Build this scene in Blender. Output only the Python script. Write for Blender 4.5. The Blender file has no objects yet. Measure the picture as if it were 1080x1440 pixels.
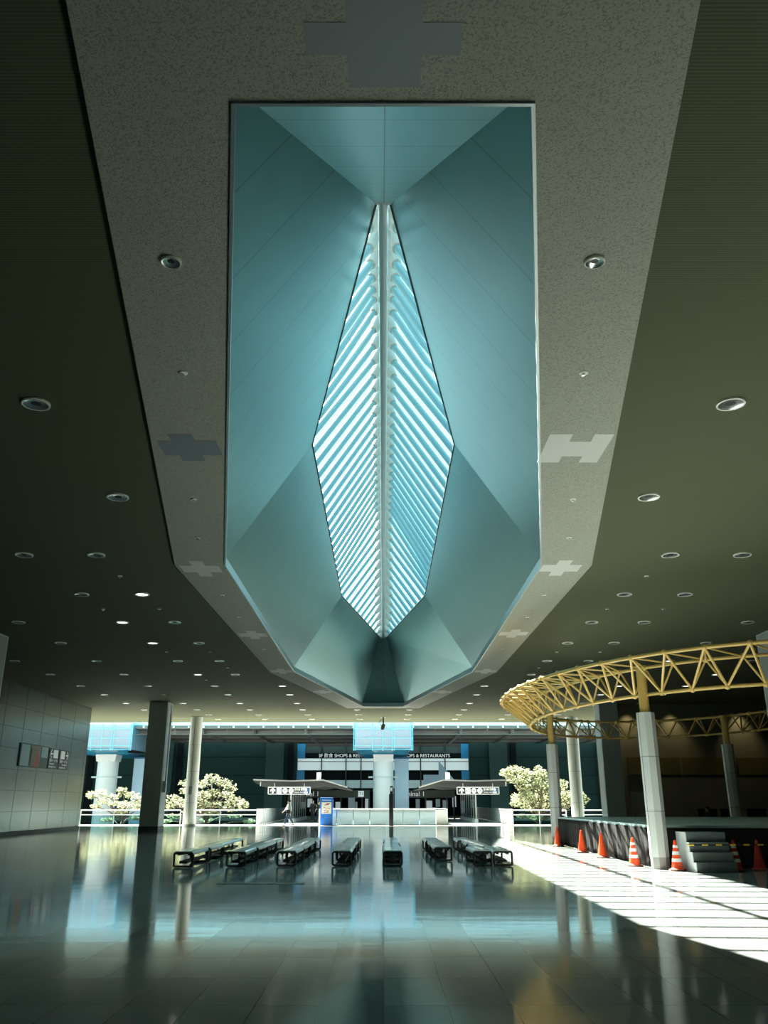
import bpy, bmesh, math, random
from mathutils import Vector, Matrix
random.seed(7)
R = math.radians
SC = bpy.context.scene
COL = SC.collection
PI = math.pi

# ------------------------------------------------------------------ camera maths (photo 1080 x 1440)
F_PX, Y_HOR, X_VP, EYE = 1164.0, 1127.0, 539.0, 1.6
TILT = math.atan((Y_HOR - 720) / F_PX)

def ray(x, y):
    u = (x - X_VP) / F_PX; v = (720 - y) / F_PX
    return (u, math.cos(TILT) - v * math.sin(TILT), math.sin(TILT) + v * math.cos(TILT))
def at_depth(x, y, Y):
    r = ray(x, y); s = Y / r[1]
    return r[0] * s, EYE + r[2] * s
def at_height(x, y, z):
    r = ray(x, y); s = (z - EYE) / r[2]
    return r[0] * s, r[1] * s

# ------------------------------------------------------------------ materials
MATS = {}
def new_mat(name):
    m = bpy.data.materials.new(name); m.use_nodes = True
    MATS[name] = m
    return m, m.node_tree.nodes, m.node_tree.links, m.node_tree.nodes['Principled BSDF']
def pbr(name, col, rough=0.6, metal=0.0, spec=0.5, emit=None, estr=1.0, coat=0.0):
    m, n, l, b = new_mat(name)
    b.inputs['Base Color'].default_value = (*col, 1)
    b.inputs['Roughness'].default_value = rough
    b.inputs['Metallic'].default_value = metal
    b.inputs['Specular IOR Level'].default_value = spec
    b.inputs['Coat Weight'].default_value = coat
    if emit:
        b.inputs['Emission Color'].default_value = (*emit, 1)
        b.inputs['Emission Strength'].default_value = estr
    return m
def node(n, t, **kw):
    x = n.new(t)
    for k, v in kw.items():
        setattr(x, k, v)
    return x
def math_n(n, l, op, a, b=None, c=None):
    x = n.new('ShaderNodeMath'); x.operation = op
    for i, v in enumerate((a, b, c)):
        if v is None: continue
        if isinstance(v, (int, float)): x.inputs[i].default_value = v
        else: l.new(v, x.inputs[i])
    return x.outputs[0]
def mix_rgb(n, l, fac, a, b):
    x = n.new('ShaderNodeMix'); x.data_type = 'RGBA'
    for i, v in ((0, fac), (6, a), (7, b)):
        if isinstance(v, (int, float)): x.inputs[i].default_value = v
        elif isinstance(v, tuple): x.inputs[i].default_value = (*v, 1)
        else: l.new(v, x.inputs[i])
    return x.outputs[2]
def seam(n, l, coord, pitch, width, offset=0.0):
    """1 on a seam line repeating every pitch metres"""
    a = math_n(n, l, 'ADD', coord, offset + 1000 * pitch)
    a = math_n(n, l, 'MODULO', a, pitch)
    a = math_n(n, l, 'LESS_THAN', a, width)
    return a
def obj_xyz(n, l):
    tc = n.new('ShaderNodeTexCoord'); s = n.new('ShaderNodeSeparateXYZ')
    l.new(tc.outputs['Object'], s.inputs[0])
    return tc.outputs['Object'], s.outputs[0], s.outputs[1], s.outputs[2]
def noise(n, l, vec, scale, detail=3):
    x = n.new('ShaderNodeTexNoise'); x.inputs['Scale'].default_value = scale
    x.inputs['Detail'].default_value = detail
    l.new(vec, x.inputs['Vector'])
    return x.outputs[0]
def bump(n, l, b, h, strength, dist):
    x = n.new('ShaderNodeBump'); x.inputs['Strength'].default_value = strength
    x.inputs['Distance'].default_value = dist
    l.new(h, x.inputs['Height']); l.new(x.outputs[0], b.inputs['Normal'])

# polished floor of large tiles, darker strip left of the centre line
m, n, l, b = new_mat('polished_tile')
vec, x, y, z = obj_xyz(n, l)
tx = math_n(n, l, 'FLOOR', math_n(n, l, 'DIVIDE', x, 0.535))
ty = math_n(n, l, 'FLOOR', math_n(n, l, 'DIVIDE', y, 1.12))
cv = n.new('ShaderNodeCombineXYZ'); l.new(tx, cv.inputs[0]); l.new(ty, cv.inputs[1])
wn = n.new('ShaderNodeTexWhiteNoise'); wn.noise_dimensions = '2D'; l.new(cv.outputs[0], wn.inputs['Vector'])
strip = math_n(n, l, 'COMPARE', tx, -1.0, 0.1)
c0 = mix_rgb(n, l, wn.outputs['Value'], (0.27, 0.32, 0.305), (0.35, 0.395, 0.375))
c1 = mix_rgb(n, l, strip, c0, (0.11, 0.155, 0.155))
big = noise(n, l, vec, 0.35, 4)
c2 = mix_rgb(n, l, math_n(n, l, 'MULTIPLY', big, 0.25), c1, (0.22, 0.22, 0.20))
ln = math_n(n, l, 'MAXIMUM', seam(n, l, x, 0.535, 0.007), seam(n, l, y, 1.12, 0.008))
c3 = mix_rgb(n, l, ln, c2, (0.07, 0.075, 0.07))
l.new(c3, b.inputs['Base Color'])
rr = math_n(n, l, 'MULTIPLY_ADD', wn.outputs['Value'], 0.02, 0.075)
l.new(rr, b.inputs['Roughness'])
b.inputs['Specular IOR Level'].default_value = 0.5
mp = n.new('ShaderNodeMapping'); mp.inputs['Scale'].default_value = (0.6, 1.6, 1)
l.new(vec, mp.inputs[0])
bump(n, l, b, noise(n, l, mp.outputs[0], 1.1, 2), 0.07, 0.02)

# dark ribbed soffit
m, n, l, b = new_mat('ribbed_soffit')
vec, x, y, z = obj_xyz(n, l)
c = mix_rgb(n, l, seam(n, l, y, 0.036, 0.016), (0.125, 0.130, 0.084), (0.085, 0.090, 0.058))
big = noise(n, l, vec, 0.25, 3)
c = mix_rgb(n, l, math_n(n, l, 'MULTIPLY', big, 0.3), c, (0.095, 0.102, 0.062))
l.new(c, b.inputs['Base Color']); b.inputs['Roughness'].default_value = 0.8
b.inputs['Specular IOR Level'].default_value = 0.06

# rough stucco band round the opening
m, n, l, b = new_mat('stucco')
vec, x, y, z = obj_xyz(n, l)
nz = noise(n, l, vec, 55, 4)
rp = n.new('ShaderNodeValToRGB'); rp.color_ramp.elements[0].position = 0.36; rp.color_ramp.elements[1].position = 0.50
rp.color_ramp.elements[0].color = (0.24, 0.24, 0.20, 1); rp.color_ramp.elements[1].color = (0.385, 0.385, 0.33, 1)
l.new(nz, rp.inputs[0]); l.new(rp.outputs[0], b.inputs['Base Color'])
b.inputs['Roughness'].default_value = 0.9
bump(n, l, b, nz, 0.6, 0.01)
pbr('smooth_plaster', (0.60, 0.60, 0.57), 0.7)
pbr('dull_blue_plaster', (0.19, 0.23, 0.27), 0.7)
pbr('blue_grey_plaster', (0.26, 0.30, 0.32), 0.7)

# painted metal panels of the light well (UV in metres)
def panel_mat(name, col, pu, pv, off=0.0, wide=0.014, rough=0.34, metal=0.0, wide_u=None):
    m, n, l, b = new_mat(name)
    uv = n.new('ShaderNodeUVMap'); s = n.new('ShaderNodeSeparateXYZ'); l.new(uv.outputs[0], s.inputs[0])
    ln = seam(n, l, s.outputs[0], pu, wide_u or wide, off)
    if pv: ln = math_n(n, l, 'MAXIMUM', ln, seam(n, l, s.outputs[1], pv, wide))
    vec, x, y, z = obj_xyz(n, l)
    nz = noise(n, l, vec, 1.4, 4)
    c = mix_rgb(n, l, nz, tuple(v * 0.92 for v in col), tuple(v * 1.06 for v in col))
    l.new(mix_rgb(n, l, ln, c, tuple(v * 0.30 for v in col)), b.inputs['Base Color'])
    b.inputs['Roughness'].default_value = rough; b.inputs['Metallic'].default_value = metal
    return m
WELL = (0.15, 0.31, 0.325)
panel_mat('well_panel', WELL, 1.52, 0, metal=0.9)
panel_mat('well_panel_narrow', WELL, 0.62, 0, 0, 0.008, metal=0.9)
panel_mat('well_panel_end', WELL, 1.6, 1.15, 0.0, metal=0.9)
panel_mat('wall_panel', (0.22, 0.25, 0.245), 2.43, 1.03, 1.2, 0.03, 0.27, 0.75, 0.10)
pbr('edge_metal', (0.36, 0.40, 0.41), 0.35, 0.6)
pbr('dark_edge', (0.02, 0.025, 0.028), 0.6)
pbr('fin_paint', (0.12, 0.25, 0.30), 0.35)
pbr('spine_paint', (0.30, 0.42, 0.44), 0.3)
pbr('connector_paint', (0.30, 0.32, 0.32), 0.5)
pbr('white_paint', (0.78, 0.78, 0.74), 0.45)
pbr('white_column_paint', (0.74, 0.73, 0.68), 0.4)
pbr('grey_column_paint', (0.54, 0.55, 0.53), 0.38)
pbr('joint_dark', (0.10, 0.10, 0.10), 0.6)
pbr('column_collar', (0.30, 0.29, 0.27), 0.45)
pbr('charcoal_panel', (0.60, 0.66, 0.65), 0.45)
pbr('charcoal_light', (0.42, 0.47, 0.47), 0.4)
pbr('truss_yellow', (0.62, 0.41, 0.12), 0.4)
pbr('stage_top', (0.50, 0.64, 0.64), 0.35)
pbr('stage_black', (0.012, 0.012, 0.013), 0.7)
pbr('step_grey', (0.13, 0.16, 0.165), 0.7)
pbr('step_side', (0.62, 0.66, 0.66), 0.6)
pbr('cone_orange', (0.90, 0.085, 0.02), 0.45)
pbr('cone_red', (0.55, 0.03, 0.02), 0.45)
pbr('cone_white', (0.85, 0.85, 0.83), 0.35)
pbr('rubber_black', (0.02, 0.02, 0.02), 0.7)
pbr('cone_base', (0.22, 0.07, 0.05), 0.6)
pbr('bench_seat', (0.88, 0.89, 0.86), 0.28, coat=0.6)
pbr('bench_frame', (0.035, 0.033, 0.030), 0.42)
pbr('black_metal', (0.02, 0.022, 0.024), 0.4)
pbr('reflector', (0.62, 0.64, 0.64), 0.22, 0.9)
pbr('lamp_rim', (0.85, 0.85, 0.78), 0.45)
pbr('lamp_dark', (0.02, 0.02, 0.02), 0.6)
pbr('reflection_glow', (0.8, 0.8, 0.75), 0.5, emit=(1.0, 0.96, 0.88), estr=2.5)  # emission imitates the sunlit floor mirrored in a reflector
pbr('dark_wall', (0.26, 0.25, 0.19), 0.75)
pbr('dark_recess', (0.22, 0.22, 0.19), 0.8)
pbr('olive_panel', (0.20, 0.175, 0.075), 0.6)
pbr('door_white', (0.30, 0.34, 0.34), 0.5)
pbr('door_yellow', (0.30, 0.24, 0.04), 0.5)
pbr('chair_blue', (0.015, 0.03, 0.06), 0.6)
pbr('rail_white', (0.80, 0.82, 0.82), 0.35)
pbr('rail_grey', (0.34, 0.35, 0.34), 0.4)
pbr('concrete', (0.34, 0.33, 0.31), 0.85)
pbr('asphalt', (0.26, 0.26, 0.25), 0.9)
pbr('deck_under', (0.06, 0.064, 0.062), 0.8)
pbr('girder', (0.13, 0.135, 0.13), 0.6)
pbr('facade_dark', (0.020, 0.044, 0.042), 0.9, spec=0.1)
pbr('facade_pier', (0.044, 0.078, 0.076), 0.9, spec=0.1)
pbr('facade_deep', (0.003, 0.006, 0.006), 0.8, spec=0.15)
pbr('blue_band', (0.01, 0.20, 0.42), 0.5)
pbr('brown_band', (0.05, 0.028, 0.02), 0.6)
pbr('mullion', (0.02, 0.025, 0.025), 0.4)
pbr('facade_teal', (0.04, 0.065, 0.065), 0.5)
pbr('lit_window', (0.6, 0.68, 0.68), 0.5, emit=(0.75, 0.92, 0.95), estr=0.36)
pbr('lit_interior', (0.4, 0.5, 0.5), 0.5, emit=(0.55, 0.80, 0.85), estr=0.16)
pbr('fascia_green', (0.04, 0.06, 0.05), 0.55)
pbr('letter_white', (0.8, 0.82, 0.8), 0.5, emit=(0.9, 0.95, 0.95), estr=0.30)
pbr('sign_black', (0.012, 0.018, 0.024), 0.45)
pbr('sign_white', (0.80, 0.82, 0.80), 0.5, emit=(0.95, 1.0, 0.98), estr=0.30)
pbr('sign_navy', (0.02, 0.06, 0.16), 0.45)
pbr('wall_sign_white', (0.80, 0.82, 0.80), 0.5, emit=(0.9, 1.0, 0.98), estr=0.16)
pbr('poster_pale', (0.34, 0.50, 0.53), 0.55, emit=(0.4, 0.62, 0.66), estr=0.05)
pbr('poster_tan', (0.30, 0.27, 0.22), 0.55)
pbr('poster_red', (0.50, 0.12, 0.06), 0.55)
pbr('poster_green', (0.05, 0.12, 0.11), 0.55)
pbr('kiosk_blue', (0.02, 0.14, 0.48), 0.4, emit=(0.02, 0.16, 0.55), estr=0.10)
pbr('kiosk_map', (0.70, 0.68, 0.60), 0.5, emit=(0.8, 0.78, 0.7), estr=0.12)
pbr('pier_white', (0.58, 0.57, 0.57), 0.6)
pbr('pier_blue', (0.36, 0.48, 0.60), 0.5)
pbr('net_pole', (0.20, 0.56, 0.70), 0.4)
pbr('net_board', (0.62, 0.44, 0.43), 0.7)
pbr('net_dark', (0.01, 0.10, 0.20), 0.7)
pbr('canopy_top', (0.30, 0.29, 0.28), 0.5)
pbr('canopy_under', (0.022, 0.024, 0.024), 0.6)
pbr('bark', (0.10, 0.075, 0.05), 0.9)
pbr('skin', (0.55, 0.36, 0.27), 0.6)
pbr('hair', (0.012, 0.010, 0.010), 0.6)
pbr('cloth_white', (0.85, 0.86, 0.86), 0.8)
pbr('cloth_dark', (0.020, 0.024, 0.032), 0.85)
pbr('cloth_denim', (0.025, 0.04, 0.08), 0.85)
pbr('bag_black', (0.02, 0.02, 0.022), 0.6)
pbr('floor_hatch_steel', (0.09, 0.09, 0.085), 0.4)

def glass(name, tint, refl=0.10, rough=0.02):
    m, n, l, b = new_mat(name)
    n.remove(b)
    t = n.new('ShaderNodeBsdfTransparent'); t.inputs[0].default_value = (*tint, 1)
    g = n.new('ShaderNodeBsdfGlossy'); g.inputs['Roughness'].default_value = rough
    lw = n.new('ShaderNodeLayerWeight'); lw.inputs[0].default_value = 0.25
    f = math_n(n, l, 'MULTIPLY_ADD', lw.outputs['Fresnel'], 0.6, refl * 0.3)
    mx = n.new('ShaderNodeMixShader')
    l.new(f, mx.inputs[0]); l.new(t.outputs[0], mx.inputs[1]); l.new(g.outputs[0], mx.inputs[2])
    l.new(mx.outputs[0], n['Material Output'].inputs[0])
    return m
glass('roof_glass', (0.93, 0.97, 0.98), 0.05)
glass('rail_glass', (0.62, 0.80, 0.82), 0.10)
glass('screen_glass', (0.60, 0.76, 0.78), 0.12)
# frosted white glass of the void balustrade
m, n, l, b = new_mat('frosted_glass')
n.remove(b)
t = n.new('ShaderNodeBsdfTranslucent'); t.inputs[0].default_value = (0.20, 0.25, 0.26, 1)
d = n.new('ShaderNodeBsdfDiffuse'); d.inputs[0].default_value = (0.62, 0.72, 0.75, 1)
mx = n.new('ShaderNodeMixShader'); mx.inputs[0].default_value = 0.5
l.new(t.outputs[0], mx.inputs[1]); l.new(d.outputs[0], mx.inputs[2]); l.new(mx.outputs[0], n['Material Output'].inputs[0])
# blue construction netting, half see-through
m, n, l, b = new_mat('blue_net')
n.remove(b)
t = n.new('ShaderNodeBsdfTransparent'); t.inputs[0].default_value = (1, 1, 1, 1)
d = n.new('ShaderNodeBsdfDiffuse'); d.inputs[0].default_value = (0.05, 0.42, 0.66, 1)
tl = n.new('ShaderNodeBsdfTranslucent'); tl.inputs[0].default_value = (0.05, 0.42, 0.66, 1)
m1 = n.new('ShaderNodeMixShader'); m1.inputs[0].default_value = 0.5
l.new(d.outputs[0], m1.inputs[1]); l.new(tl.outputs[0], m1.inputs[2])
mx = n.new('ShaderNodeMixShader'); mx.inputs[0].default_value = 0.5
l.new(t.outputs[0], mx.inputs[1]); l.new(m1.outputs[0], mx.inputs[2]); l.new(mx.outputs[0], n['Material Output'].inputs[0])
m, n, l, b = new_mat('blue_net_thin')
n.remove(b)
t = n.new('ShaderNodeBsdfTransparent'); d = n.new('ShaderNodeBsdfDiffuse'); d.inputs[0].default_value = (0.10, 0.45, 0.66, 1)
mx = n.new('ShaderNodeMixShader'); mx.inputs[0].default_value = 0.28
l.new(t.outputs[0], mx.inputs[1]); l.new(d.outputs[0], mx.inputs[2]); l.new(mx.outputs[0], n['Material Output'].inputs[0])
# leaves
m, n, l, b = new_mat('leaf')
n.remove(b)
oi = n.new('ShaderNodeTexCoord')
nz = noise(n, l, oi.outputs['Object'], 1.6, 3)
lc = mix_rgb(n, l, nz, (0.25, 0.28, 0.15), (0.38, 0.40, 0.26))
d = n.new('ShaderNodeBsdfDiffuse'); l.new(lc, d.inputs[0])
t = n.new('ShaderNodeBsdfTranslucent'); l.new(lc, t.inputs[0])
mx = n.new('ShaderNodeMixShader'); mx.inputs[0].default_value = 0.55
l.new(d.outputs[0], mx.inputs[1]); l.new(t.outputs[0], mx.inputs[2]); l.new(mx.outputs[0], n['Material Output'].inputs[0])
# pleated stage drape
m, n, l, b = new_mat('drape')
vec, x, y, z = obj_xyz(n, l)
l.new(mix_rgb(n, l, noise(n, l, vec, 3, 2), (0.009, 0.009, 0.0085), (0.014, 0.0137, 0.013)), b.inputs['Base Color'])
b.inputs['Roughness'].default_value = 0.9; b.inputs['Specular IOR Level'].default_value = 0.15
# yellow and black barrier pole
m, n, l, b = new_mat('hazard_stripes')
vec, x, y, z = obj_xyz(n, l)
l.new(mix_rgb(n, l, seam(n, l, x, 0.34, 0.15, 0.0), (0.015, 0.015, 0.02), (0.80, 0.52, 0.04)), b.inputs['Base Color'])
b.inputs['Roughness'].default_value = 0.5

# ------------------------------------------------------------------ mesh builder
class MB:
    def __init__(s): s.v = []; s.f = []; s.uv = {}
    def add(s, vs, fs):
        o = len(s.v); s.v += [tuple(v) for v in vs]; s.f += [tuple(i + o for i in f) for f in fs]; return s
    def box(s, x0, x1, y0, y1, z0, z1):
        vs = [(x0,y0,z0),(x1,y0,z0),(x1,y1,z0),(x0,y1,z0),(x0,y0,z1),(x1,y0,z1),(x1,y1,z1),(x0,y1,z1)]
        return s.add(vs, [(0,3,2,1),(4,5,6,7),(0,1,5,4),(1,2,6,5),(2,3,7,6),(3,0,4,7)])
    def hexa(s, b4, t4):
        return s.add(list(b4) + list(t4), [(0,3,2,1),(4,5,6,7),(0,1,5,4),(1,2,6,5),(2,3,7,6),(3,0,4,7)])
    def tube(s, a, b, r, n=8, r2=None, caps=True):
        a, b = Vector(a), Vector(b); r2 = r if r2 is None else r2
        d = (b - a).normalized(); up = Vector((0,0,1)) if abs(d.z) < 0.95 else Vector((1,0,0))
        u = d.cross(up).normalized(); w = d.cross(u)
        vs = []
        for c, q in ((a, r), (b, r2)):
            for i in range(n):
                t = 2 * PI * (i + 0.5) / n
                vs.append(c + (u * math.cos(t) + w * math.sin(t)) * q)
        fs = [(i, n + i, n + (i+1) % n, (i+1) % n) for i in range(n)]
        if caps: fs += [tuple(range(n)), tuple(range(2*n-1, n-1, -1))]
        return s.add(vs, fs)
    def path(s, pts, r, n=8, closed=False):
        pts = [Vector(p) for p in pts]; k = len(pts); vs = []
        pu = None
        for i, p in enumerate(pts):
            if closed: d = (pts[(i+1) % k] - pts[i-1]).normalized()
            else: d = (pts[min(i+1, k-1)] - pts[max(i-1, 0)]).normalized()
            if pu is None:
                up = Vector((0,0,1)) if abs(d.z) < 0.9 else Vector((1,0,0)); u = d.cross(up).normalized()
            else:
                u = (pu - d * pu.dot(d)).normalized()
            pu = u; w = d.cross(u)
            rr = r[i] if isinstance(r, (list, tuple)) else r
            for j in range(n):
                t = 2 * PI * (j + 0.5) / n
                vs.append(p + (u * math.cos(t) + w * math.sin(t)) * rr)
        fs = []
        for i in range(k if closed else k - 1):
            a = i * n; b = ((i + 1) % k) * n
            fs += [(a + j, b + j, b + (j+1) % n, a + (j+1) % n) for j in range(n)]
        if not closed: fs += [tuple(range(n)), tuple(range(k*n-1, (k-1)*n-1, -1))]
        return s.add(vs, fs)
    def lathe(s, prof, n=20, c=(0,0,0)):
        vs = []
        for r, z in prof:
            for i in range(n):
                t = 2 * PI * i / n
                vs.append((c[0] + r * math.cos(t), c[1] + r * math.sin(t), c[2] + z))
        fs = []
        for k in range(len(prof) - 1):
            fs += [(k*n+i, k*n+(i+1) % n, (k+1)*n+(i+1) % n, (k+1)*n+i) for i in range(n)]
        return s.add(vs, fs)
    def disc(s, c, r, n=20):
        return s.add([(c[0] + r*math.cos(2*PI*i/n), c[1] + r*math.sin(2*PI*i/n), c[2]) for i in range(n)], [tuple(range(n))])
    def prism(s, poly, z0, z1):
        n = len(poly)
        vs = [(p[0], p[1], z0) for p in poly] + [(p[0], p[1], z1) for p in poly]
        return s.add(vs, [tuple(range(n-1, -1, -1)), tuple(range(n, 2*n))] + [(i, (i+1) % n, n+(i+1) % n, n+i) for i in range(n)])
    def plate(s, poly, y0, y1):
        """outline in x,z given thickness along y"""
        n = len(poly)
        vs = [(p[0], y0, p[1]) for p in poly] + [(p[0], y1, p[1]) for p in poly]
        return s.add(vs, [tuple(range(n)), tuple(range(2*n-1, n-1, -1))] + [(i, n+i, n+(i+1) % n, (i+1) % n) for i in range(n)])
    def build(s, name, mat, parent=None, origin=None, smooth=False, bevel=0, kind=None):
        me = bpy.data.meshes.new(name)
        o = Vector(origin) if origin is not None else (Vector(parent['_o']) if parent is not None and '_o' in parent else Vector((0,0,0)))
        me.from_pydata([Vector(v) - o for v in s.v], [], s.f); me.update()
        bm = bmesh.new(); bm.from_mesh(me)
        bmesh.ops.recalc_face_normals(bm, faces=bm.faces); bm.to_mesh(me); bm.free()
        me.materials.append(MATS[mat])
        ob = bpy.data.objects.new(name, me); COL.objects.link(ob)
        if parent is not None: ob.parent = parent
        elif origin is not None: ob.location = o
        if smooth:
            for p in me.polygons: p.use_smooth = True
            if smooth == 'auto':
                md = ob.modifiers.new('ws', 'EDGE_SPLIT'); md.split_angle = R(40)
        if bevel:
            md = ob.modifiers.new('bv', 'BEVEL'); md.width = bevel; md.segments = 2; md.limit_method = 'ANGLE'
        if kind: ob['kind'] = kind
        if parent is not None: ob['_o'] = tuple(o)
        return ob

def tag(o, label=None, cat=None, group=None, kind=None):
    if label: o['label'] = label
    if cat: o['category'] = cat
    if group: o['group'] = group
    if kind: o['kind'] = kind
    return o
def thing(name, label, cat, loc=(0,0,0), group=None, kind=None):
    o = bpy.data.objects.new(name, None); COL.objects.link(o)
    o.location = loc; o['_o'] = tuple(loc); o.empty_display_size = 0.2
    return tag(o, label, cat, group, kind)
def copy_tree(o, parent=None):
    c = o.copy(); COL.objects.link(c)
    if parent is not None: c.parent = parent
    for ch in list(o.children): copy_tree(ch, c)
    return c
def structure(ob): ob['kind'] = 'structure'; return ob
def uv_quad(name, pts, mat, udir, vdir, org):
    me = bpy.data.meshes.new(name); me.from_pydata([tuple(p) for p in pts], [], [tuple(range(len(pts)))]); me.update()
    ul = me.uv_layers.new(name='UVMap')
    for lp in me.loops:
        d = Vector(me.vertices[lp.vertex_index].co) - Vector(org)
        ul.data[lp.index].uv = (d.dot(udir), d.dot(vdir))
    me.materials.append(MATS[mat])
    ob = bpy.data.objects.new(name, me); COL.objects.link(ob)
    return structure(ob)
FONT_Z = {}
def text(name, s, size, loc, rot, mat, parent, ext=0.006, width=None, align='LEFT'):
    cu = bpy.data.curves.new(name, 'FONT'); cu.body = s; cu.size = size; cu.extrude = ext
    cu.align_x = align; cu.align_y = 'CENTER'
    cu.materials.append(MATS[mat])
    ob = bpy.data.objects.new(name, cu); COL.objects.link(ob)
    bpy.context.view_layer.update()
    me = bpy.data.meshes.new_from_object(ob.evaluated_get(bpy.context.evaluated_depsgraph_get()))
    bpy.data.objects.remove(ob); me.name = name
    me.materials.clear(); me.materials.append(MATS[mat])
    ob = bpy.data.objects.new(name, me); COL.objects.link(ob)
    ob.parent = parent
    ob.location = Vector(loc) - Vector(parent['_o'] if '_o' in parent else (0,0,0)); ob.rotation_euler = rot
    if width:
        xs = [v.co.x for v in me.vertices]
        if xs and max(xs) > min(xs): ob.scale = (width / (max(xs) - min(xs)), 1, 1)
    return ob
ORD = ['first','second','third','fourth','fifth','sixth','seventh','eighth','ninth','tenth','eleventh','twelfth','thirteenth','fourteenth','fifteenth','sixteenth','seventeenth','eighteenth','nineteenth','twentieth']

# ------------------------------------------------------------------ key dimensions
H = 7.3            # soffit
ZS = 10.75         # eaves of the skylight
FLOOR_END = 63.2
EAVE = 65.7
LOW = -6.0
OPEN = [(-1.31,5.57),(1.31,5.57),(4.06,20.43),(4.16,38.7),(1.31,53.57),(-1.31,53.57),(-4.16,38.7),(-4.06,20.43)]
BAND = [(-2.38,4.55),(2.38,4.55),(5.33,20.43),(5.30,39.0),(2.33,54.85),(-2.33,54.85),(-5.30,39.0),(-5.33,20.43)]
SLIT = [(-0.12,11.02),(0.12,11.02),(1.93,20.6),(1.97,38.2),(0.19,48.8),(-0.19,48.8),(-1.97,38.2),(-1.93,20.6)]

# ------------------------------------------------------------------ setting: floor, ceiling, walls
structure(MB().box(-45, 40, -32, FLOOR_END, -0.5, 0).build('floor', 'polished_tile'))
structure(MB().box(-21.6, 14.2, FLOOR_END - 1.55, FLOOR_END + 0.02, -0.02, 0.012).build('sunlit_floor_strip', 'white_column_paint'))  # white strip puts the sunlight on the floor edge into the colour
def ring_plate(outer, inner, z0, z1):
    """flat ring between two 8-gons, underside z0, top z1"""
    mb = MB(); n = len(outer)
    for z in (z0, z1):
        for i in range(n):
            j = (i + 1) % n
            mb.add([(*outer[i], z), (*outer[j], z), (*inner[j], z), (*inner[i], z)], [(0,1,2,3)])
    for P in (outer, inner):
        for i in range(n):
            j = (i + 1) % n
            mb.add([(*P[i], z0), (*P[j], z0), (*P[j], z1), (*P[i], z1)], [(0,1,2,3)])
    return mb
structure(MB().box(-45, 40, FLOOR_END + 0.02, 66.4, -0.4, -0.04).build('bounce_ledge', 'white_paint'))  # white ledge added to bounce sunlight up onto the ceiling at the eave
# soffit: rectangle with the band-shaped hole
X0, X1, Y0, Y1 = -45.0, 40.0, -32.0, EAVE
corn = [(X0,Y0),(X1,Y0),(X1,20.43),(X1,39.0),(X1,Y1),(X0,Y1),(X0,39.0),(X0,20.43)]
structure(ring_plate(corn, BAND, H + 0.06, H + 0.5).build('ceiling', 'ribbed_soffit'))
structure(ring_plate(BAND, OPEN, H, H + 0.22).build('trim_2', 'stucco'))
# metal lip of the opening
def grow(P, d):
    c = Vector((0, 29.57)); out = []
    n = len(P)
    for i in range(n):
        p = Vector(P[i]); a = (p - Vector(P[i-1])).normalized(); b_ = (Vector(P[(i+1) % n]) - p).normalized()
        na = Vector((a.y, -a.x)); nb = Vector((b_.y, -b_.x)); bis = (na + nb).normalized()
        out.append(tuple(p + bis * d / max(0.3, bis.dot(na))))
    return out
lip_in = grow(OPEN, -0.035)
structure(ring_plate(OPEN, lip_in, H - 0.025, H + 0.20).build('trim_3', 'edge_metal'))

# light well panels
ZL = H + 0.18
for i in range(8):
    j = (i + 1) % 8
    a = Vector((*OPEN[i], ZL)); b2 = Vector((*OPEN[j], ZL)); c = Vector((*SLIT[j], ZS)); d = Vector((*SLIT[i], ZS))
    u = (b2 - a).normalized(); nrm = (b2 - a).cross(d - a).normalized(); v = nrm.cross(u)
    if i in (0, 4):
        org = (a + b2) / 2; mt = 'well_panel_end'
        org = org + u * 0.007
    else:
        org = a; mt = 'well_panel' if i in (1, 7) else 'well_panel_narrow'
    uv_quad('wall_well_%s' % ['near','right_front','right_middle','right_back','far','left_back','left_middle','left_front'][i],
            [a, b2, c, d], mt, u, v, org)
# hall walls
uv_quad('wall_left', [(-19, -32, 0), (-19, 55.2, 0), (-19, 55.2, H + 0.06), (-19, -32, H + 0.06)], 'wall_panel', Vector((0,1,0)), Vector((0,0,1)), (-19, 0, 0.06))
uv_quad('wall_left_end', [(-19, 55.2, 0), (-19.5, 55.2, 0), (-19.5, 55.2, H + 0.06), (-19, 55.2, H + 0.06)], 'wall_panel', Vector((1,0,0)), Vector((0,0,1)), (-19, 0, 0.06))
structure(MB().box(-45, -19.5, 54.7, 55.2, 0, H + 0.06).build('wall_left_return', 'dark_wall'))
structure(MB().box(-18.99, -18.95, -32, 55.2, 0, 0.16).build('baseboard_left', 'joint_dark'))
structure(MB().box(14.35, 40, 53.0, 53.4, 0, H + 0.06).build('wall_back', 'dark_wall'))
structure(MB().box(36, 36.4, -32, 53.0, 0, H + 0.06).build('wall_right', 'dark_wall'))
structure(MB().box(-19, 36, -32.4, -32, 0, H + 0.06).build('wall_rear', 'dark_wall'))
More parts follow.
